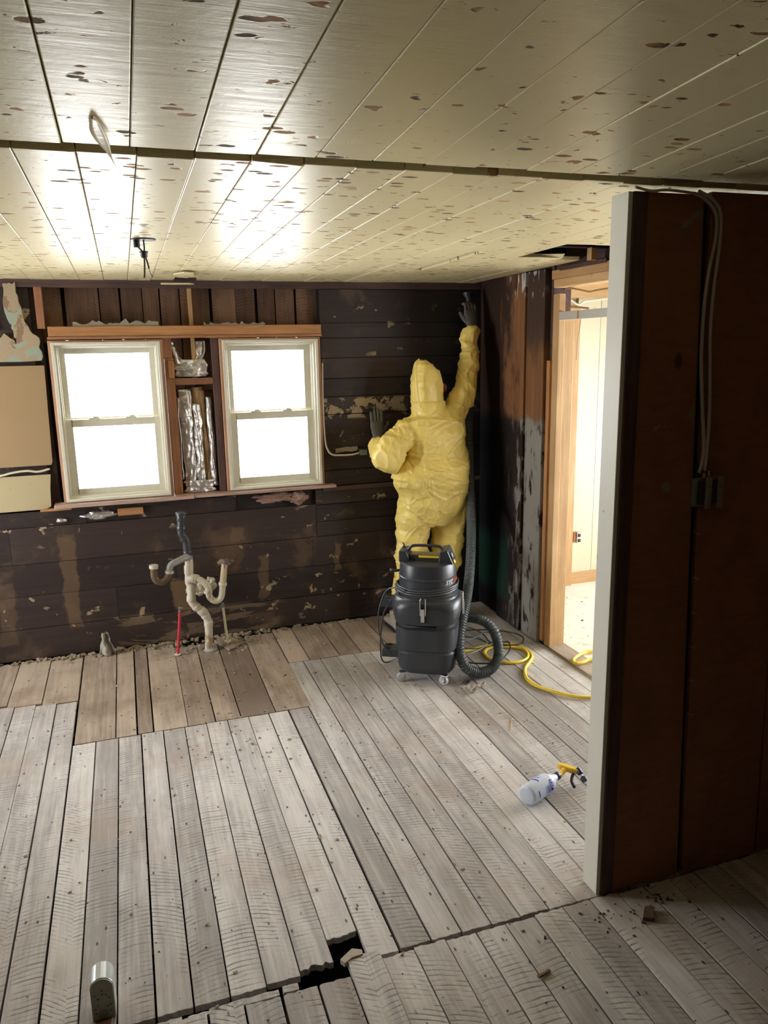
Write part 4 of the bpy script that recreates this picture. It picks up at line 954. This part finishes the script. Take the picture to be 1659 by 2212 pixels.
# hood
Hd = Matrix.Translation(atY(918, 838, 4.62)) @ Matrix.Rotation(math.radians(-28), 4, 'Z')
def hoodrow(px0, px1, py, Yc, h): return (px0, px1, py, Yc, h)
loft(mb, [hoodrow(886, 956, 893, 4.61, .105), hoodrow(886, 958, 880, 4.61, .11), hoodrow(884, 957, 860, 4.62, .118), hoodrow(883, 956, 838, 4.63, .125), hoodrow(886, 953, 815, 4.635, .122), hoodrow(890, 948, 798, 4.64, .11), hoodrow(894, 937, 785, 4.64, .085), hoodrow(900, 920, 775, 4.64, .045)], .11, 4.62, n=2.1)
Ck = atY(930, 1115, 4.5).z
def fold(p, n):
    zc = p.z
    amp = .007
    w = p+Vector((noise.noise(p*3.), noise.noise(p*3.+Vector((5, 1, 2))), noise.noise(p*3.+Vector((1, 7, 3)))))*.10
    def vr(v): return noise.voronoi(v)[0][0]
    rid = vr(Vector((w.x*4.5+w.z*2.2, w.y*4, w.z*5-w.x*2.5)))*.030+noise.noise(w*4)*.008
    k1 = math.exp(-((zc-1.03)/.09)**2); k2 = math.exp(-((zc-.50)/.20)**2)
    rid -= k1*.011
    rid += (k1*.7+k2*.6)*vr(Vector((w.x*4+1.5*w.z, w.y*4, w.z*17+w.x*5)))*.028
    if p.x < 1.66 and zc > 1.02: rid += vr(Vector((w.x*15+w.z*5, w.y*8, w.z*8-w.x*3)))*.024-.004
    if p.x > 1.98 and zc > 1.45: rid += vr(Vector((w.x*5, w.y*5, w.z*13-w.x*12)))*.022-.004
    def cr_(v, k=9.):
        d = noise.voronoi(v)[0]; return math.exp(-(d[1]-d[0])*k)
    rid += cr_(Vector((w.x*6+w.z*3, w.y*4, w.z*5-w.x*4)))*.011+cr_(Vector((w.x*12-w.z*6, w.y*9, w.z*10+w.x*6)))*.006
    rid += (k1+k2*.7)*cr_(Vector((w.x*5+2*w.z, w.y*4, w.z*16+w.x*6)), 6.)*.010
    if zc > 1.50 and p.x < 1.97: rid *= .6
    return n*(rid-.024)
suit = remesh(mb, 'coverall', MT['suit'], pe_, .006, 5, fold)
# hood seam rib
mb = MB(); sp = [atY(905, 776, 4.575), atY(899, 792, 4.545), atY(899, 815, 4.525), atY(901, 838, 4.515), atY(903, 860, 4.505), atY(908, 882, 4.50)]
mb.tube(resample(spline([p+Vector((0, .004, 0)) for p in sp]), .006), [.006]*(int(0)+len(resample(spline(sp), .006))), 8) if False else mb.tube(resample(spline(sp), .006), .0065, 8)
mb.build('hood_seam', MT['suit'], pe_, smooth=True)
# gloves
def hand(name, W_, up, side, nrm, fing, thumb, L=.185, curl=0.):
    """W_ wrist; up: finger direction; side: towards the thumb; nrm: back of the hand"""
    up, side, nrm = Vector(up).normalized(), Vector(side).normalized(), Vector(nrm).normalized()
    mb = MB(); P0 = lambda a, b, c: W_+up*a+side*b+nrm*c
    vs = []; seg = 20
    for (h, wd, th) in ((-.045, .033, .026), (-.01, .034, .024), (.03, .042, .02), (.06, .046, .018), (.085, .045, .015), (.095, .04, .012)):
        for k in range(seg):
            a = 2*math.pi*k/seg; q = (abs(math.cos(a))**2.6+abs(math.sin(a))**2.6)**(-1/2.6)
            vs.append(P0(h, wd*math.cos(a)*q, th*math.sin(a)*q))
    mb.add(vs, [(i*seg+k, i*seg+(k+1) % seg, (i+1)*seg+(k+1) % seg, (i+1)*seg+k) for i in range(5) for k in range(seg)]+[tuple(range(seg-1, -1, -1)), tuple(5*seg+k for k in range(seg))])
    for k, (ln, sp_, cu) in enumerate(fing):
        b0 = .033-.022*k; pts = [P0(.07, b0, 0), P0(.095, b0+sp_*.2, .003)]
        p = P0(.095, b0+sp_*.2, .003); ang = 0
        for j, f in enumerate((.45, .3, .25)):
            d = (up*math.cos(ang)+side*sp_*4*math.cos(ang)-nrm*math.sin(ang)).normalized(); p = p+d*ln*f; pts.append(p.copy()); ang += cu
        limb(mb, pts, [.011, .0105, .0105, .0095, .0085], 12, 4)
    pts = [P0(.01, .025, -.004), P0(.035, .048, -.006), P0(.062, .048+.025*thumb, -.010), P0(.088, .05+.035*thumb, -.014)]
    limb(mb, pts, [.016, .014, .012, .0095], 12, 4)
    return remesh(mb, name, MT['glove'], pe_, .0032, 2)
WL = atY(816, 940, 4.85)
hand('glove', WL+Vector((0, .0, 0)), (-.02, .10, 1), (1, 0, 0), (0, -1, .1), [(.075, .002, .06), (.085, .0, .06), (.078, -.004, .06), (.062, -.010, .06)], 1.0)
WR = atY(1019, 700, 4.745)
hand('glove', WR, (.0, .30, 1), (-1, 0, 0), (.1, -1, .3), [(.070, .0, .75), (.08, .0, .8), (.075, .0, .8), (.06, .0, .8)], .5)
# respirator
mb = MB(); sph(mb, (0, .098, -.045), (.040, .030, .042), Mh); mb.build('respirator', MT['blackmatte'], pe_, smooth=True)
fc = atY(959, 838, 4.69)
for q, off in ((fc, 0),):
    ax = (Mh.to_3x3() @ Vector((.8 if not off else -.8, .45, 0))).normalized(); mb = MB(); mb.lathe([(-.012, .024), (-.008, .029), (.006, .029), (.010, .024)], q, axis=ax, seg=20)
    o = mb.build('respirator_filter', MT['pinkfilter'], pe_, smooth=True, sharp=40); o['label'] = 'pink round filter'
# shoes
for (px, py, Yc) in ((850, 1352, 4.62), (945, 1356, 4.64)):
    c = atZ(px, py, 0); c.y = Yc; mb = MB(); vs = []; seg = 18
    rows = [(-.10, .030, .05), (-.085, .036, .075), (-.04, .036, .085), (.02, .040, .07), (.08, .044, .055), (.13, .038, .045), (.155, .022, .03)]
    for (yy, hw, h) in rows:
        for k in range(seg):
            a = 2*math.pi*k/seg; vs.append((c.x+hw*math.cos(a)*(1 if math.sin(a) > -.2 else 1.05), c.y+yy, .003+h*.5+h*.5*math.sin(a)))
    mb.add(vs, [(i*seg+k, i*seg+(k+1) % seg, (i+1)*seg+(k+1) % seg, (i+1)*seg+k) for i in range(6) for k in range(seg)]+[tuple(range(seg-1, -1, -1)), tuple(6*seg+k for k in range(seg))])
    limb(mb, [c+Vector((0, -.04, .05)), c+Vector((0, -.03, .13))], [.042, .045], 16, 3)
    sh = remesh(mb, 'shoe', MT['shoe'], pe_, .006, 2)
    mb = MB(); mb.prism([(c.x-.04, c.y-.10), (c.x+.04, c.y-.10), (c.x+.047, c.y+.07), (c.x+.03, c.y+.15), (c.x-.03, c.y+.15), (c.x-.047, c.y+.07)], .001, .014, 'z', 'y'); mb.build('sole', MT['blackmatte'], sh, bevel=.003)

# ================================================================== VACUUM
vc = Vector((1.53, 3.86, 0)); va = thing('shop_vacuum', (1.53, 3.86, 0), 'black rolling canister vacuum with chrome clasps and a long grey hose, behind it the person', 'vacuum')
VR = Matrix.Translation(vc) @ Matrix.Rotation(math.radians(-30), 4, 'Z')
def V(x, y, z): return VR @ Vector((x, y, z))
def vlathe(prof, name, mat, n=3.2, seg=64, parent=va, c=(0, 0)):
    mb = MB(); mb.lathe(prof, V(c[0], c[1], 0), axis=(0, 0, 1), seg=seg, nx=n, sx=.96, sy=.97, up=VR.to_3x3() @ Vector((1, 0, 0))); return mb.build(name, mat, parent, smooth=True, sharp=35)
prof = [(.052, .13, .13), (.055, .155, .15), (.07, .168, .162), (.10, .174, .168), (.172, .178, .172), (.180, .172, .166), (.188, .172, .166), (.196, .181, .175), (.24, .184, .178), (.318, .184, .178), (.326, .170, .165), (.342, .170, .165), (.350, .186, .180), (.38, .194, .186), (.44, .201, .193), (.463, .201, .193), (.478, .192, .184), (.486, .178, .172), (.492, .176, .170), (.497, .170, .165)]
tank = vlathe([(a, b, c, 3.4 if a < .46 else 2.6) for a, b, c in prof], 'tank', MT['black'])
vlathe([(.488, .166), (.500, .172), (.512, .173), (.516, .168), (.545, .166), (.590, .165), (.594, .168), (.600, .168), (.604, .164), (.668, .160), (.676, .156), (.680, .148)], 'lid', MT['black'], n=2.2)
# clasp recess and clasps
mb = MB(); mb.box((-.024, -.1895, .37), (.024, -.170, .475), M=VR); mb.build('clasp_recess', MT['blackmatte'], tank, bevel=.003)
def clasp(M, par=tank):
    mb = MB(); mb.tube([M @ Vector((-.014, -.003, .415)), M @ Vector((-.015, -.002, .50)), M @ Vector((-.012, .012, .507))], .0032, 8); mb.tube([M @ Vector((.014, -.003, .415)), M @ Vector((.015, -.002, .50)), M @ Vector((.012, .012, .507))], .0032, 8); mb.tube([M @ Vector((-.014, -.003, .43)), M @ Vector((.014, -.003, .43))], .0032, 8)
    mb.box((-.010, -.012, .38), (.010, -.002, .455), M=M); return mb.build('clasp', MT['chrome'], par, bevel=.002)
clasp(VR @ Matrix.Translation((.0, -.193, 0))); clasp(VR @ Matrix.Translation((.197, -.02, -.0)) @ Matrix.Rotation(math.radians(90), 4, 'Z'))
mb = MB(); mb.tube([V(-.10, -.160, .335), V(.07, -.160, .335)], .008, 10); mb.build('front_groove', MT['blackmatte'], tank, smooth=True)
# tool holders on the left side
for z in (.425, .125):
    mb = MB(); mb.box((-.262, -.055, z-.022), (-.165, .055, z+.022), M=VR); th = mb.build('tool_holder', MT['black'], va, bevel=.006)
    for dy in (-.026, .03):
        mb = MB(); mb.lathe([(0, .017), (.0012, .017)], V(-.228, dy, z+.0215), seg=20); mb.build('socket_hole', plain('hole_black', (.002, .002, .002), .9), th)
# lid top: raised rim, motor cover, handle
mb = MB()
mb.prism([(-.155, .672), (-.155, .735), (-.115, .735), (-.095, .69), (-.095, .672)], -.055, .075, 'y', 'x', M=VR); mb.build('rear_lug', MT['black'], va, bevel=.006)
mb = MB(); mb.prism([(.068, .672), (.075, .742), (.118, .752), (.152, .672)], -.07, .07, 'y', 'x', M=VR); sw = mb.build('switch_housing', MT['black'], va, bevel=.006)
mb = MB(); q = VR @ Matrix.Translation((.137, -.03, .715)) @ Matrix.Rotation(math.radians(-23), 4, 'Y'); mb.box((-.002, -.018, -.018), (.003, .018, .018), M=q); s1 = mb.build('switch_bezel', MT['blackmatte'], sw, bevel=.001)
mb = MB(); mb.box((.002, -.004, -.012), (.006, .012, .012), M=q); o = mb.build('rocker_switch', plain('pale_rocker', (.6, .65, .55), .3), sw, bevel=.001)
mb = MB(); q2 = VR @ Matrix.Translation((.154, -.035, .684)) @ Matrix.Rotation(math.radians(-28), 4, 'Y'); mb.box((-.0015, -.022, -.009), (.002, .022, .009), M=q2); mb.build('sticker', MT['yellow'], sw)
mb = MB(); mb.box((-.10, -.035, .674), (.075, .05, .712), M=VR); mc = mb.build('motor_cover', plain('dark_glossy_cover', (.05, .045, .04), .25), va, bevel=.008)
mb = MB(); mb.box((-.045, -.0365, .698), (.07, -.034, .710), M=VR); mb.build('yellow_stripe', MT['yellow'], mc)
mb = MB(); mb.tube(resample(spline([V(-.115, 0, .72), V(-.098, 0, .745), V(-.075, 0, .757), V(0, 0, .759), V(.06, 0, .757), V(.078, 0, .748), V(.09, 0, .73)], 6), .006), .0085, 10); mb.build('carry_handle', MT['black'], va, smooth=True)
mb = MB(); mb.tube([V(-.15, .0, .61), V(-.195, -.01, .608), V(-.215, -.01, .614)], .008, 10); mb.build('cord_hook', MT['black'], va, smooth=True)
mb = MB(); mb.tube([V(-.13, .03, .73), V(-.145, .03, .765)], [.008, .003], 8); mb.build('cord_lug', MT['black'], va, smooth=True)
# cord wound around the lid
mb = MB(); pts = []
for k in range(150):
    a = k/48*2*math.pi+math.pi; q = 1+.05*math.sin(a*1.3); z = .552-.036*(k/150)+.008*math.sin(a+1)
    qq = .174+.007*math.sin(a*.9)+(.018 if math.cos(a) > .6 else 0)*0; pts.append(V(qq*math.cos(a), qq*math.sin(a), z))
e0 = pts[-1]
mb.tube(pts, .0055, 8)
mb.tube(resample(spline([V(-.10, -.158, .54), V(-.16, -.12, .545), V(-.215, -.10, .52), V(-.245, -.11, .46), V(-.262, -.12, .38), V(-.26, -.12, .28), V(-.235, -.12, .2), V(-.195, -.12, .15)]), .008), .0045, 8)
mb.tube(resample(spline([V(-.195, -.10, .46), V(-.25, -.05, .35), V(-.28, .0, .15), V(-.27, .06, .02), V(-.18, .2, .006), V(-.02, .27, .006)]), .008), .0045, 8)
mb.build('power_cord', plain('grey_black_cord', (.06, .065, .075), .3), va, smooth=True)
# lettering on the lid, right-hand side
a0 = math.radians(-46)
def RL(a): return .1605*(abs(math.cos(a))**2.2+abs(math.sin(a))**2.2)**(-1/2.2)+.0005
def wrapl(R0, z0, sgn=1):
    def f(x, y, z):
        a = a0+x/R0; q = RL(a); return V((q+z)*math.cos(a), (q+z)*math.sin(a), z0+y)
    return f
letters('SYC', .034, MT['letter'], 'lettering', va, wrapl(.167, .570), shear=.25)
def wr2(x, y, z): a = a0+(x+.068)/.167; q = RL(a); return V((q+z)*math.cos(a), (q+z)*math.sin(a), .570+y)
letters('LONE', .032, MT['redletter'], 'lettering', va, wr2, shear=.25)
# casters
for (x, y, rz) in ((-.125, -.135, 20), (.115, -.15, -25), (-.12, .12, 70), (.13, .13, 10)):
    M = VR @ Matrix.Translation((x, y, 0)) @ Matrix.Rotation(math.radians(rz), 4, 'Z')
    mb = MB(); mb.lathe([(-.012, .018), (-.009, .0255), (.009, .0255), (.012, .018)], M @ Vector((-.008, 0, .026)), axis=M.to_3x3() @ Vector((0, 1, 0)), seg=24); ca = mb.build('caster', MT['greyrubber'], va, smooth=True, sharp=40)
    mb = MB(); mb.box((-.012, -.018, .022), (.006, -.0145, .056), M=M); mb.box((-.012, .0145, .022), (.006, .018, .056), M=M); mb.box((-.018, -.018, .053), (.018, .018, .060), M=M); mb.lathe([(-.02, .006), (.02, .006)], M @ Vector((0, 0, .024)), axis=M.to_3x3() @ Vector((0, 1, 0)), seg=10); mb.build('fork', MT['chrome'], ca, bevel=.001)
# inlet and hose
I0 = vc+Vector((.14, .02, .33))
ic = [atY(992, 1337, 3.90), atY(1008, 1334, 3.88), atY(1028, 1336, 3.85), atY(1036, 1338, 3.84)]
mb = MB(); mb.tube(spline([I0]+ic, 4), .029, 20); mb.build('hose_cuff', MT['hosesm'], va, smooth=True, sharp=40)
hp = [atY(1032, 1337, 3.845), atY(1052, 1346, 3.82), atY(1068, 1366, 3.78), atY(1076, 1395, 3.75), atY(1075, 1425, 3.72), atY(1060, 1452, 3.70), atY(1034, 1461, 3.685), atY(1010, 1448, 3.68), atY(996, 1420, 3.70), atY(992, 1385, 3.74), atY(998, 1340, 3.82), atY(1008, 1290, 3.95), atY(1015, 1230, 4.12), atY(1018, 1150, 4.32), atY(1016, 1060, 4.50), atY(1013, 980, 4.62), atY(1012, 900, 4.70), atY(1014, 820, 4.75), atY(1017, 750, 4.79), atY(1018, 700, 4.80)]
hp = resample(spline(hp, 10), .0024)
zmin = min(p.z for p in hp)
if zmin < .031:
    for p in hp: 
        if p.z < .10: p.z = .031+(p.z-zmin)*(.10-.031)/(.10-zmin)
L = len(hp); rad = [(.0285 if i < 560 or True else 0)+(.0022*math.cos(i*2*math.pi/3.5*1.0)) for i in range(L)]
mb = MB(); mb.tube(hp, rad, 20); mb.build('hose', MT['hose'], va, smooth=False)
mb = MB(); mb.tube(spline([hp[-1]+Vector((0, 0, -.04)), hp[-1]+Vector((-.004, .01, .05)), atY(1015, 655, 4.82), atY(1012, 640, 4.83)], 4), .024, 16)
mb.lathe([(0, .026), (.02, .035), (.028, .036)], atY(1011, 642, 4.83), axis=(0, .15, 1), seg=20); mb.build('nozzle', MT['blackmatte'], va, smooth=True, sharp=40)

# ================================================================== CORDS ON THE FLOOR
def drop(pts, Z): return [atZ(960+x*.217, 1280+y*.217, Z) for x, y in pts]
yl = drop([(60, 600), (175, 590), (300, 562), (420, 530), (520, 525), (640, 522), (740, 530), (800, 570), (832, 612), (820, 655), (740, 688), (600, 695), (450, 655), (402, 600), (440, 555), (540, 540), (700, 545), (780, 560)], .010)
yl += drop([(845, 590), (872, 640), (845, 690), (810, 740), (800, 790), (825, 860), (900, 920), (1050, 975), (1250, 1030), (1400, 1045), (1520, 1045)], .010)
yl += [Vector((2.30, 3.17, .012)), Vector((2.40, 3.14, .022)), Vector((2.62, 3.2, .026)), Vector((2.75, 3.4, .026)), Vector((2.62, 3.60, .026))]
yl += drop([(1540, 665), (1440, 672), (1380, 695), (1310, 705), (1285, 690), (1300, 650), (1400, 595), (1540, 568)], .026)
yl += [Vector((2.9, 3.9, .026)), Vector((3.3, 3.9, .026))]
yl = resample(spline(yl), .012)
for i, p in enumerate(yl):
    p.z += .004*noise.noise(p*3)
mb = MB(); mb.tube(yl, .0095, 12); single(mb, 'yellow_hose', MT['cordyellow'], 'yellow air hose coiled on the floor behind the vacuum and trailing through the doorway', 'hose', smooth=True)
random.seed(21)
def bc(pts, z, r, name, mat, label):
    p = resample(spline([atZ(960+x*.217, 1280+y*.217, z) for x, y in pts]), .01); mb = MB(); mb.tube(p, r, 8); return single(mb, name, mat, label, 'cord', 'dark cords behind the vacuum', smooth=True)
bc([(60, 400), (200, 378), (400, 370), (560, 382), (700, 405), (775, 440), (785, 480), (755, 512), (650, 524), (560, 520), (450, 490), (400, 430), (330, 380), (240, 345)], .022, .0048, 'extension_cord', MT['cordblack'], 'black cord with the widest loop reaching towards the charred boards')
bc([(100, 455), (200, 440), (320, 455), (430, 500), (520, 530), (600, 490), (640, 495), (655, 540), (640, 590), (600, 640), (560, 690), (480, 702), (330, 705), (210, 690), (120, 665)], .034, .0048, 'extension_cord', MT['cordblack'], 'black cord curling down around the standing hose loop')
bc([(60, 560), (180, 555), (330, 558), (450, 520), (520, 470), (500, 410), (420, 395), (300, 420), (200, 400), (100, 420)], .045, .004, 'extension_cord', plain('grey_green_cord', (.09, .10, .10), .4), 'grey-green cord in the tangle behind the vacuum')
bc([(60, 640), (190, 622), (300, 590), (400, 535), (420, 480), (340, 440), (220, 480), (100, 500)], .055, .004, 'extension_cord', plain('grey_cord', (.16, .17, .17), .4), 'thin pale grey cord lying over the tangle behind the vacuum')

# ================================================================== SPRAY BOTTLE
RB = .0425
B0 = atZ(1137, 1720, RB+.001); B1 = atZ(1204, 1676, RB+.001); ax = (B1-B0); ax.z = 0; Lb = ax.length; ax.normalize()
sb = thing('spray_bottle', (B0.x, B0.y, 0), 'translucent spray bottle with a yellow trigger head lying on the floorboards', 'spray bottle')
sd = Vector((0, 0, 1)).cross(ax)     # to the left of the axis
k = Lb
pb = [(0, .030), (.002, .036), (.006, .0405), (.015, RB), (k*.50, RB), (k*.535, RB*1.0), (k*.56, RB*.96), (k*.60, RB*.99), (k*.66, RB*.93), (k*.74, RB*.72), (k*.82, RB*.5), (k*.90, RB*.38), (k*.95, .0145)]
mb = MB(); mb.lathe(pb, B0, axis=ax, seg=40); mb.build('bottle', MT['bottle'], sb, smooth=True, sharp=50)
mb = MB(); N0 = B0+ax*(k*.93); mb.lathe([(0, .0155), (.002, .017), (.020, .017), (.022, .0155)], N0, axis=ax, seg=24); mb.build('collar', MT['navy'], sb, smooth=True, sharp=40)
def cyl(a, l, r=RB): # a angle from top towards camera-right, l metres along
    rt = -sd; return B0+ax*l+(Vector((0, 0, 1))*math.cos(a)+rt*math.sin(a))*r
def patch(a0, a1, l0, l1, mat, name='label_print', n=10):
    mb = MB(); vs = []
    for j in range(2):
        for i in range(n+1): vs.append(cyl(a0+(a1-a0)*i/n, (l0, l1)[j], RB+.0006))
    mb.add(vs, [(i, i+1, n+2+i, n+1+i) for i in range(n)]); o = mb.build(name, mat, sb, smooth=True, fix=False)
    s_ = o.modifiers.new('t', 'SOLIDIFY'); s_.thickness = .0003; s_.offset = 1; return o
patch(-.55, .22, k*.30, k*.335, MT['blue']); patch(-.6, -.1, k*.39, k*.47, MT['paleblue']); patch(1.0, 1.65, k*.155, k*.18, MT['blue'])
patch(.78, 1.85, k*.50, k*.515, MT['blue'])
for q in (.37, .40, .43, .46): patch(1.0, 1.75, k*q, k*(q+.014), MT['paleblue'] if q < .42 else MT['blue'], 'fine_print')
patch(.62, 1.75, k*.528, k*.62, MT['blue'], 'logo_panel')
def wl(x, y, z): return cyl(.72+x/RB, k*.54+y*.8, RB+.0012+z*.3)
letters('ZEP', .022, plain('white_print', (.85, .87, .9), .4), 'logo', sb, lambda x, y, z: cyl(.70+x/RB, k*.538+y, RB+.0012+abs(z)*.3))
# trigger head
g0 = B0+ax*(k*.93+.022); up_ = Vector((0, 0, 1))
hd0 = atZ(1211, 1655, .052); hd1 = atZ(1252, 1668, .045); nz = atZ(1262, 1684, .026); tg = atZ(1239, 1700, .010)
mb = MB(); mb.tube(spline([g0-ax*.004, g0+ax*.02, g0+ax*.045+Vector((0, 0, .006))], 4), [.0115]*8+[.0115], 14); mb.build('neck', MT['trigger'], sb, smooth=True, sharp=40)
fd = (hd1-hd0).normalized(); u3 = up_-fd*up_.dot(fd); u3.normalize(); s3 = fd.cross(u3)
LM = Matrix(((fd.x, s3.x, u3.x, hd0.x), (fd.y, s3.y, u3.y, hd0.y), (fd.z, s3.z, u3.z, hd0.z), (0, 0, 0, 1)))
hl = (hd1-hd0).length
prf = [(-.012, -.006), (-.012, .006), (.0, .012), (hl*.6, .012), (hl, .006), (hl, -.008), (hl*.6, -.012), (.02, -.014), (.0, -.012)]
mb = MB(); mb.prism([(a, b) for a, b in prf], -.012, .012, 'z', 'x', M=LM @ Matrix(((1, 0, 0, 0), (0, 1, 0, 0), (0, 0, 1, 0), (0, 0, 0, 1)))); hh = mb.build('head', MT['trigger'], sb, bevel=.003)
mb = MB(); q = hd1; mb.lathe([(-.018, .011), (-.004, .0125), (.008, .0125), (.012, .008)], q, axis=(nz-q), seg=16); mb.build('nozzle_body', MT['navy'], hh, smooth=True, sharp=40)
mb = MB(); mb.lathe([(-.014, .0085), (-.010, .011), (.008, .0105)], nz, axis=(nz-hd1), nx=5, seg=20); mb.build('nozzle', MT['navy'], hh, smooth=True, sharp=40)
mb = MB(); mb.lathe([(-.022, .006), (-.010, .006)], nz, axis=(nz-hd1), seg=12); mb.build('nozzle_neck', plain('white_neck', (.7, .72, .75), .4), hh, smooth=True)
t0 = hd0.lerp(hd1, .72)-up_*.01
mb = MB(); mb.tube(spline([t0, t0.lerp(tg, .35)+fd*(-.008), t0.lerp(tg, .7)+fd*(-.008), tg+fd*.004], 5), [.007]*16, 10); mb.build('trigger', MT['navy'], hh, smooth=True)

# ================================================================== ODDS AND ENDS ON THE FLOOR
fb = thing('metal_bracket', (-.2, 1.99, 0), 'upright arch-topped metal fitting with a pale cap at the lower left of the floor', 'metal fitting')
zt = atY(222, 2083, 2.03).z; hw = .032
def arch(y0, y1, name, mat, s=1.0, par=fb, z0=.0):
    pts = [(-.2-hw*s, z0), (-.2+hw*s, z0)]+[(-.2+hw*s*math.cos(a*math.pi/14), zt-hw+hw*s*math.sin(a*math.pi/14)) for a in range(15)]
    mb = MB(); mb.prism(pts, y0, y1, 'y', 'z'); return mb.build(name, mat, par, bevel=.002)
zt = atY(222, 2115, 1.985).z
fp = arch(1.985, 1.990, 'face_plate', MT['bracket'], .96, z0=.004); arch(1.9905, 2.055, 'cap', MT['cover'])
mb = MB(); holes = [(-.02, .03), (.02, .03), (-.021, .045), (.012, .047), (.02, .05), (-.014, .055), (0.0, .088), (.01, .085), (-.012, .075), (.0, .10), (.018, .074), (-.02, .088)]
hm = plain('hole_dark', (.03, .03, .025), .8)
for (dx, dz) in holes:
    mb = MB(); mb.lathe([(0, .0022), (.0006, .0022)], (-.2+dx, 1.985, dz), axis=(0, -1, 0), seg=10); mb.build('hole', hm, fp)
mb = MB(); mb.lathe([(0, .014), (.0006, .014)], (-.2, 1.985, .025), axis=(0, -1, 0), seg=24); mb.build('knockout', plain('knockout_metal', (.19, .19, .155), .5, .4), fp)
mb = MB(); mb.prism([(-.225, 1.94), (-.185, 1.935), (-.18, 1.985), (-.225, 1.985)], .0, .006, 'z', 'y'); mb.build('foot', plain('rusty_foot', (.16, .08, .04), .8), fb, bevel=.001)
def chip(pts, h, mat, label, z=.001, name='wood_chip', cat='wood chip', grp='wood chips on the floor', tilt=0):
    q = [atZ(x, y, 0) for x, y in pts]; mb = MB(); mb.prism([(p.x, p.y) for p in q], z, z+h, 'z', 'y'); return single(mb, name, mat, label, cat, grp, bevel=.0008)
chip([(1388, 1990), (1392, 1965), (1412, 1966), (1412, 1992)], .014, MT['slat'], 'dark brown wood block on the near boards by the partition foot')
chip([(1160, 2110), (1186, 2096), (1190, 2100), (1164, 2115)], .006, MT['slat'], 'thin dark stick lying on the near boards in the light')
chip([(818, 2166), (828, 2154), (839, 2160), (834, 2172), (820, 2175)], .008, plain('olive_chip', (.13, .09, .03), .6), 'olive brown chip at the bottom edge beside the wide board gap')
chip([(1238, 1577), (1243, 1550), (1245, 1551), (1241, 1579)], .003, MT['pine'], 'tiny pale sliver on the boards above the spray bottle') if False else None
chip([(1101, 1577), (1105, 1552), (1107, 1553), (1103, 1578)], .003, MT['pine'], 'pale wood sliver on the boards between the vacuum and the bottle')
chip([(686, 1811), (690, 1803), (695, 1806), (691, 1814)], .004, MT['rubble'], 'pale crumb lying in the long dark floor gap')
chip([(735, 2082), (760, 2058), (782, 2060), (784, 2070), (760, 2078), (745, 2090)], .016, MT['pine'] if False else plain('splintered_end', (.42, .36, .28), .8, var=.3, bump=.6), 'splintered board end at the hole in the floor', z=.0, name='splinter', cat='splinter')
for i, (px, py, l) in enumerate(((1008, 1478, 'black crumpled leaf on the boards right of the vacuum casters'), (1016, 1489, 'curled brown leaf just below the black one beside the casters'), (1022, 1496, 'lowest curled brown leaf beside the casters'), (1040, 1484, 'small brown leaf to the right of the curled leaves'))):
    c = atZ(px, py, 0); mb = MB(); vs = []; n = 5
    for j in range(n+1):
        for k2 in range(n+1):
            u, v = k2/n-.5, j/n-.5; wd = .055*(1-2.6*v*v)
            vs.append((c.x+u*wd+v*.03, c.y+v*.05, .004+.018*abs(u)+.01*abs(noise.noise(Vector((u*5, v*5, i*3))))))
    mb.add(vs, [(j*(n+1)+k2, j*(n+1)+k2+1, (j+1)*(n+1)+k2+1, (j+1)*(n+1)+k2) for j in range(n) for k2 in range(n)])
    o = single(mb, 'dry_leaf', MT['attic'] if i == 0 else MT['patch'], l, 'leaf', 'dry leaves by the vacuum', smooth=True); q = o.modifiers.new('t', 'SOLIDIFY'); q.thickness = .001
crumbs('doorway_litter', 120, lambda k: (random.uniform(2.5, 3.6), random.uniform(3.4, 4.9), .012), MT['patch'], 'dead leaf bits scattered on the pale side room floor', 'litter', .002, .006)
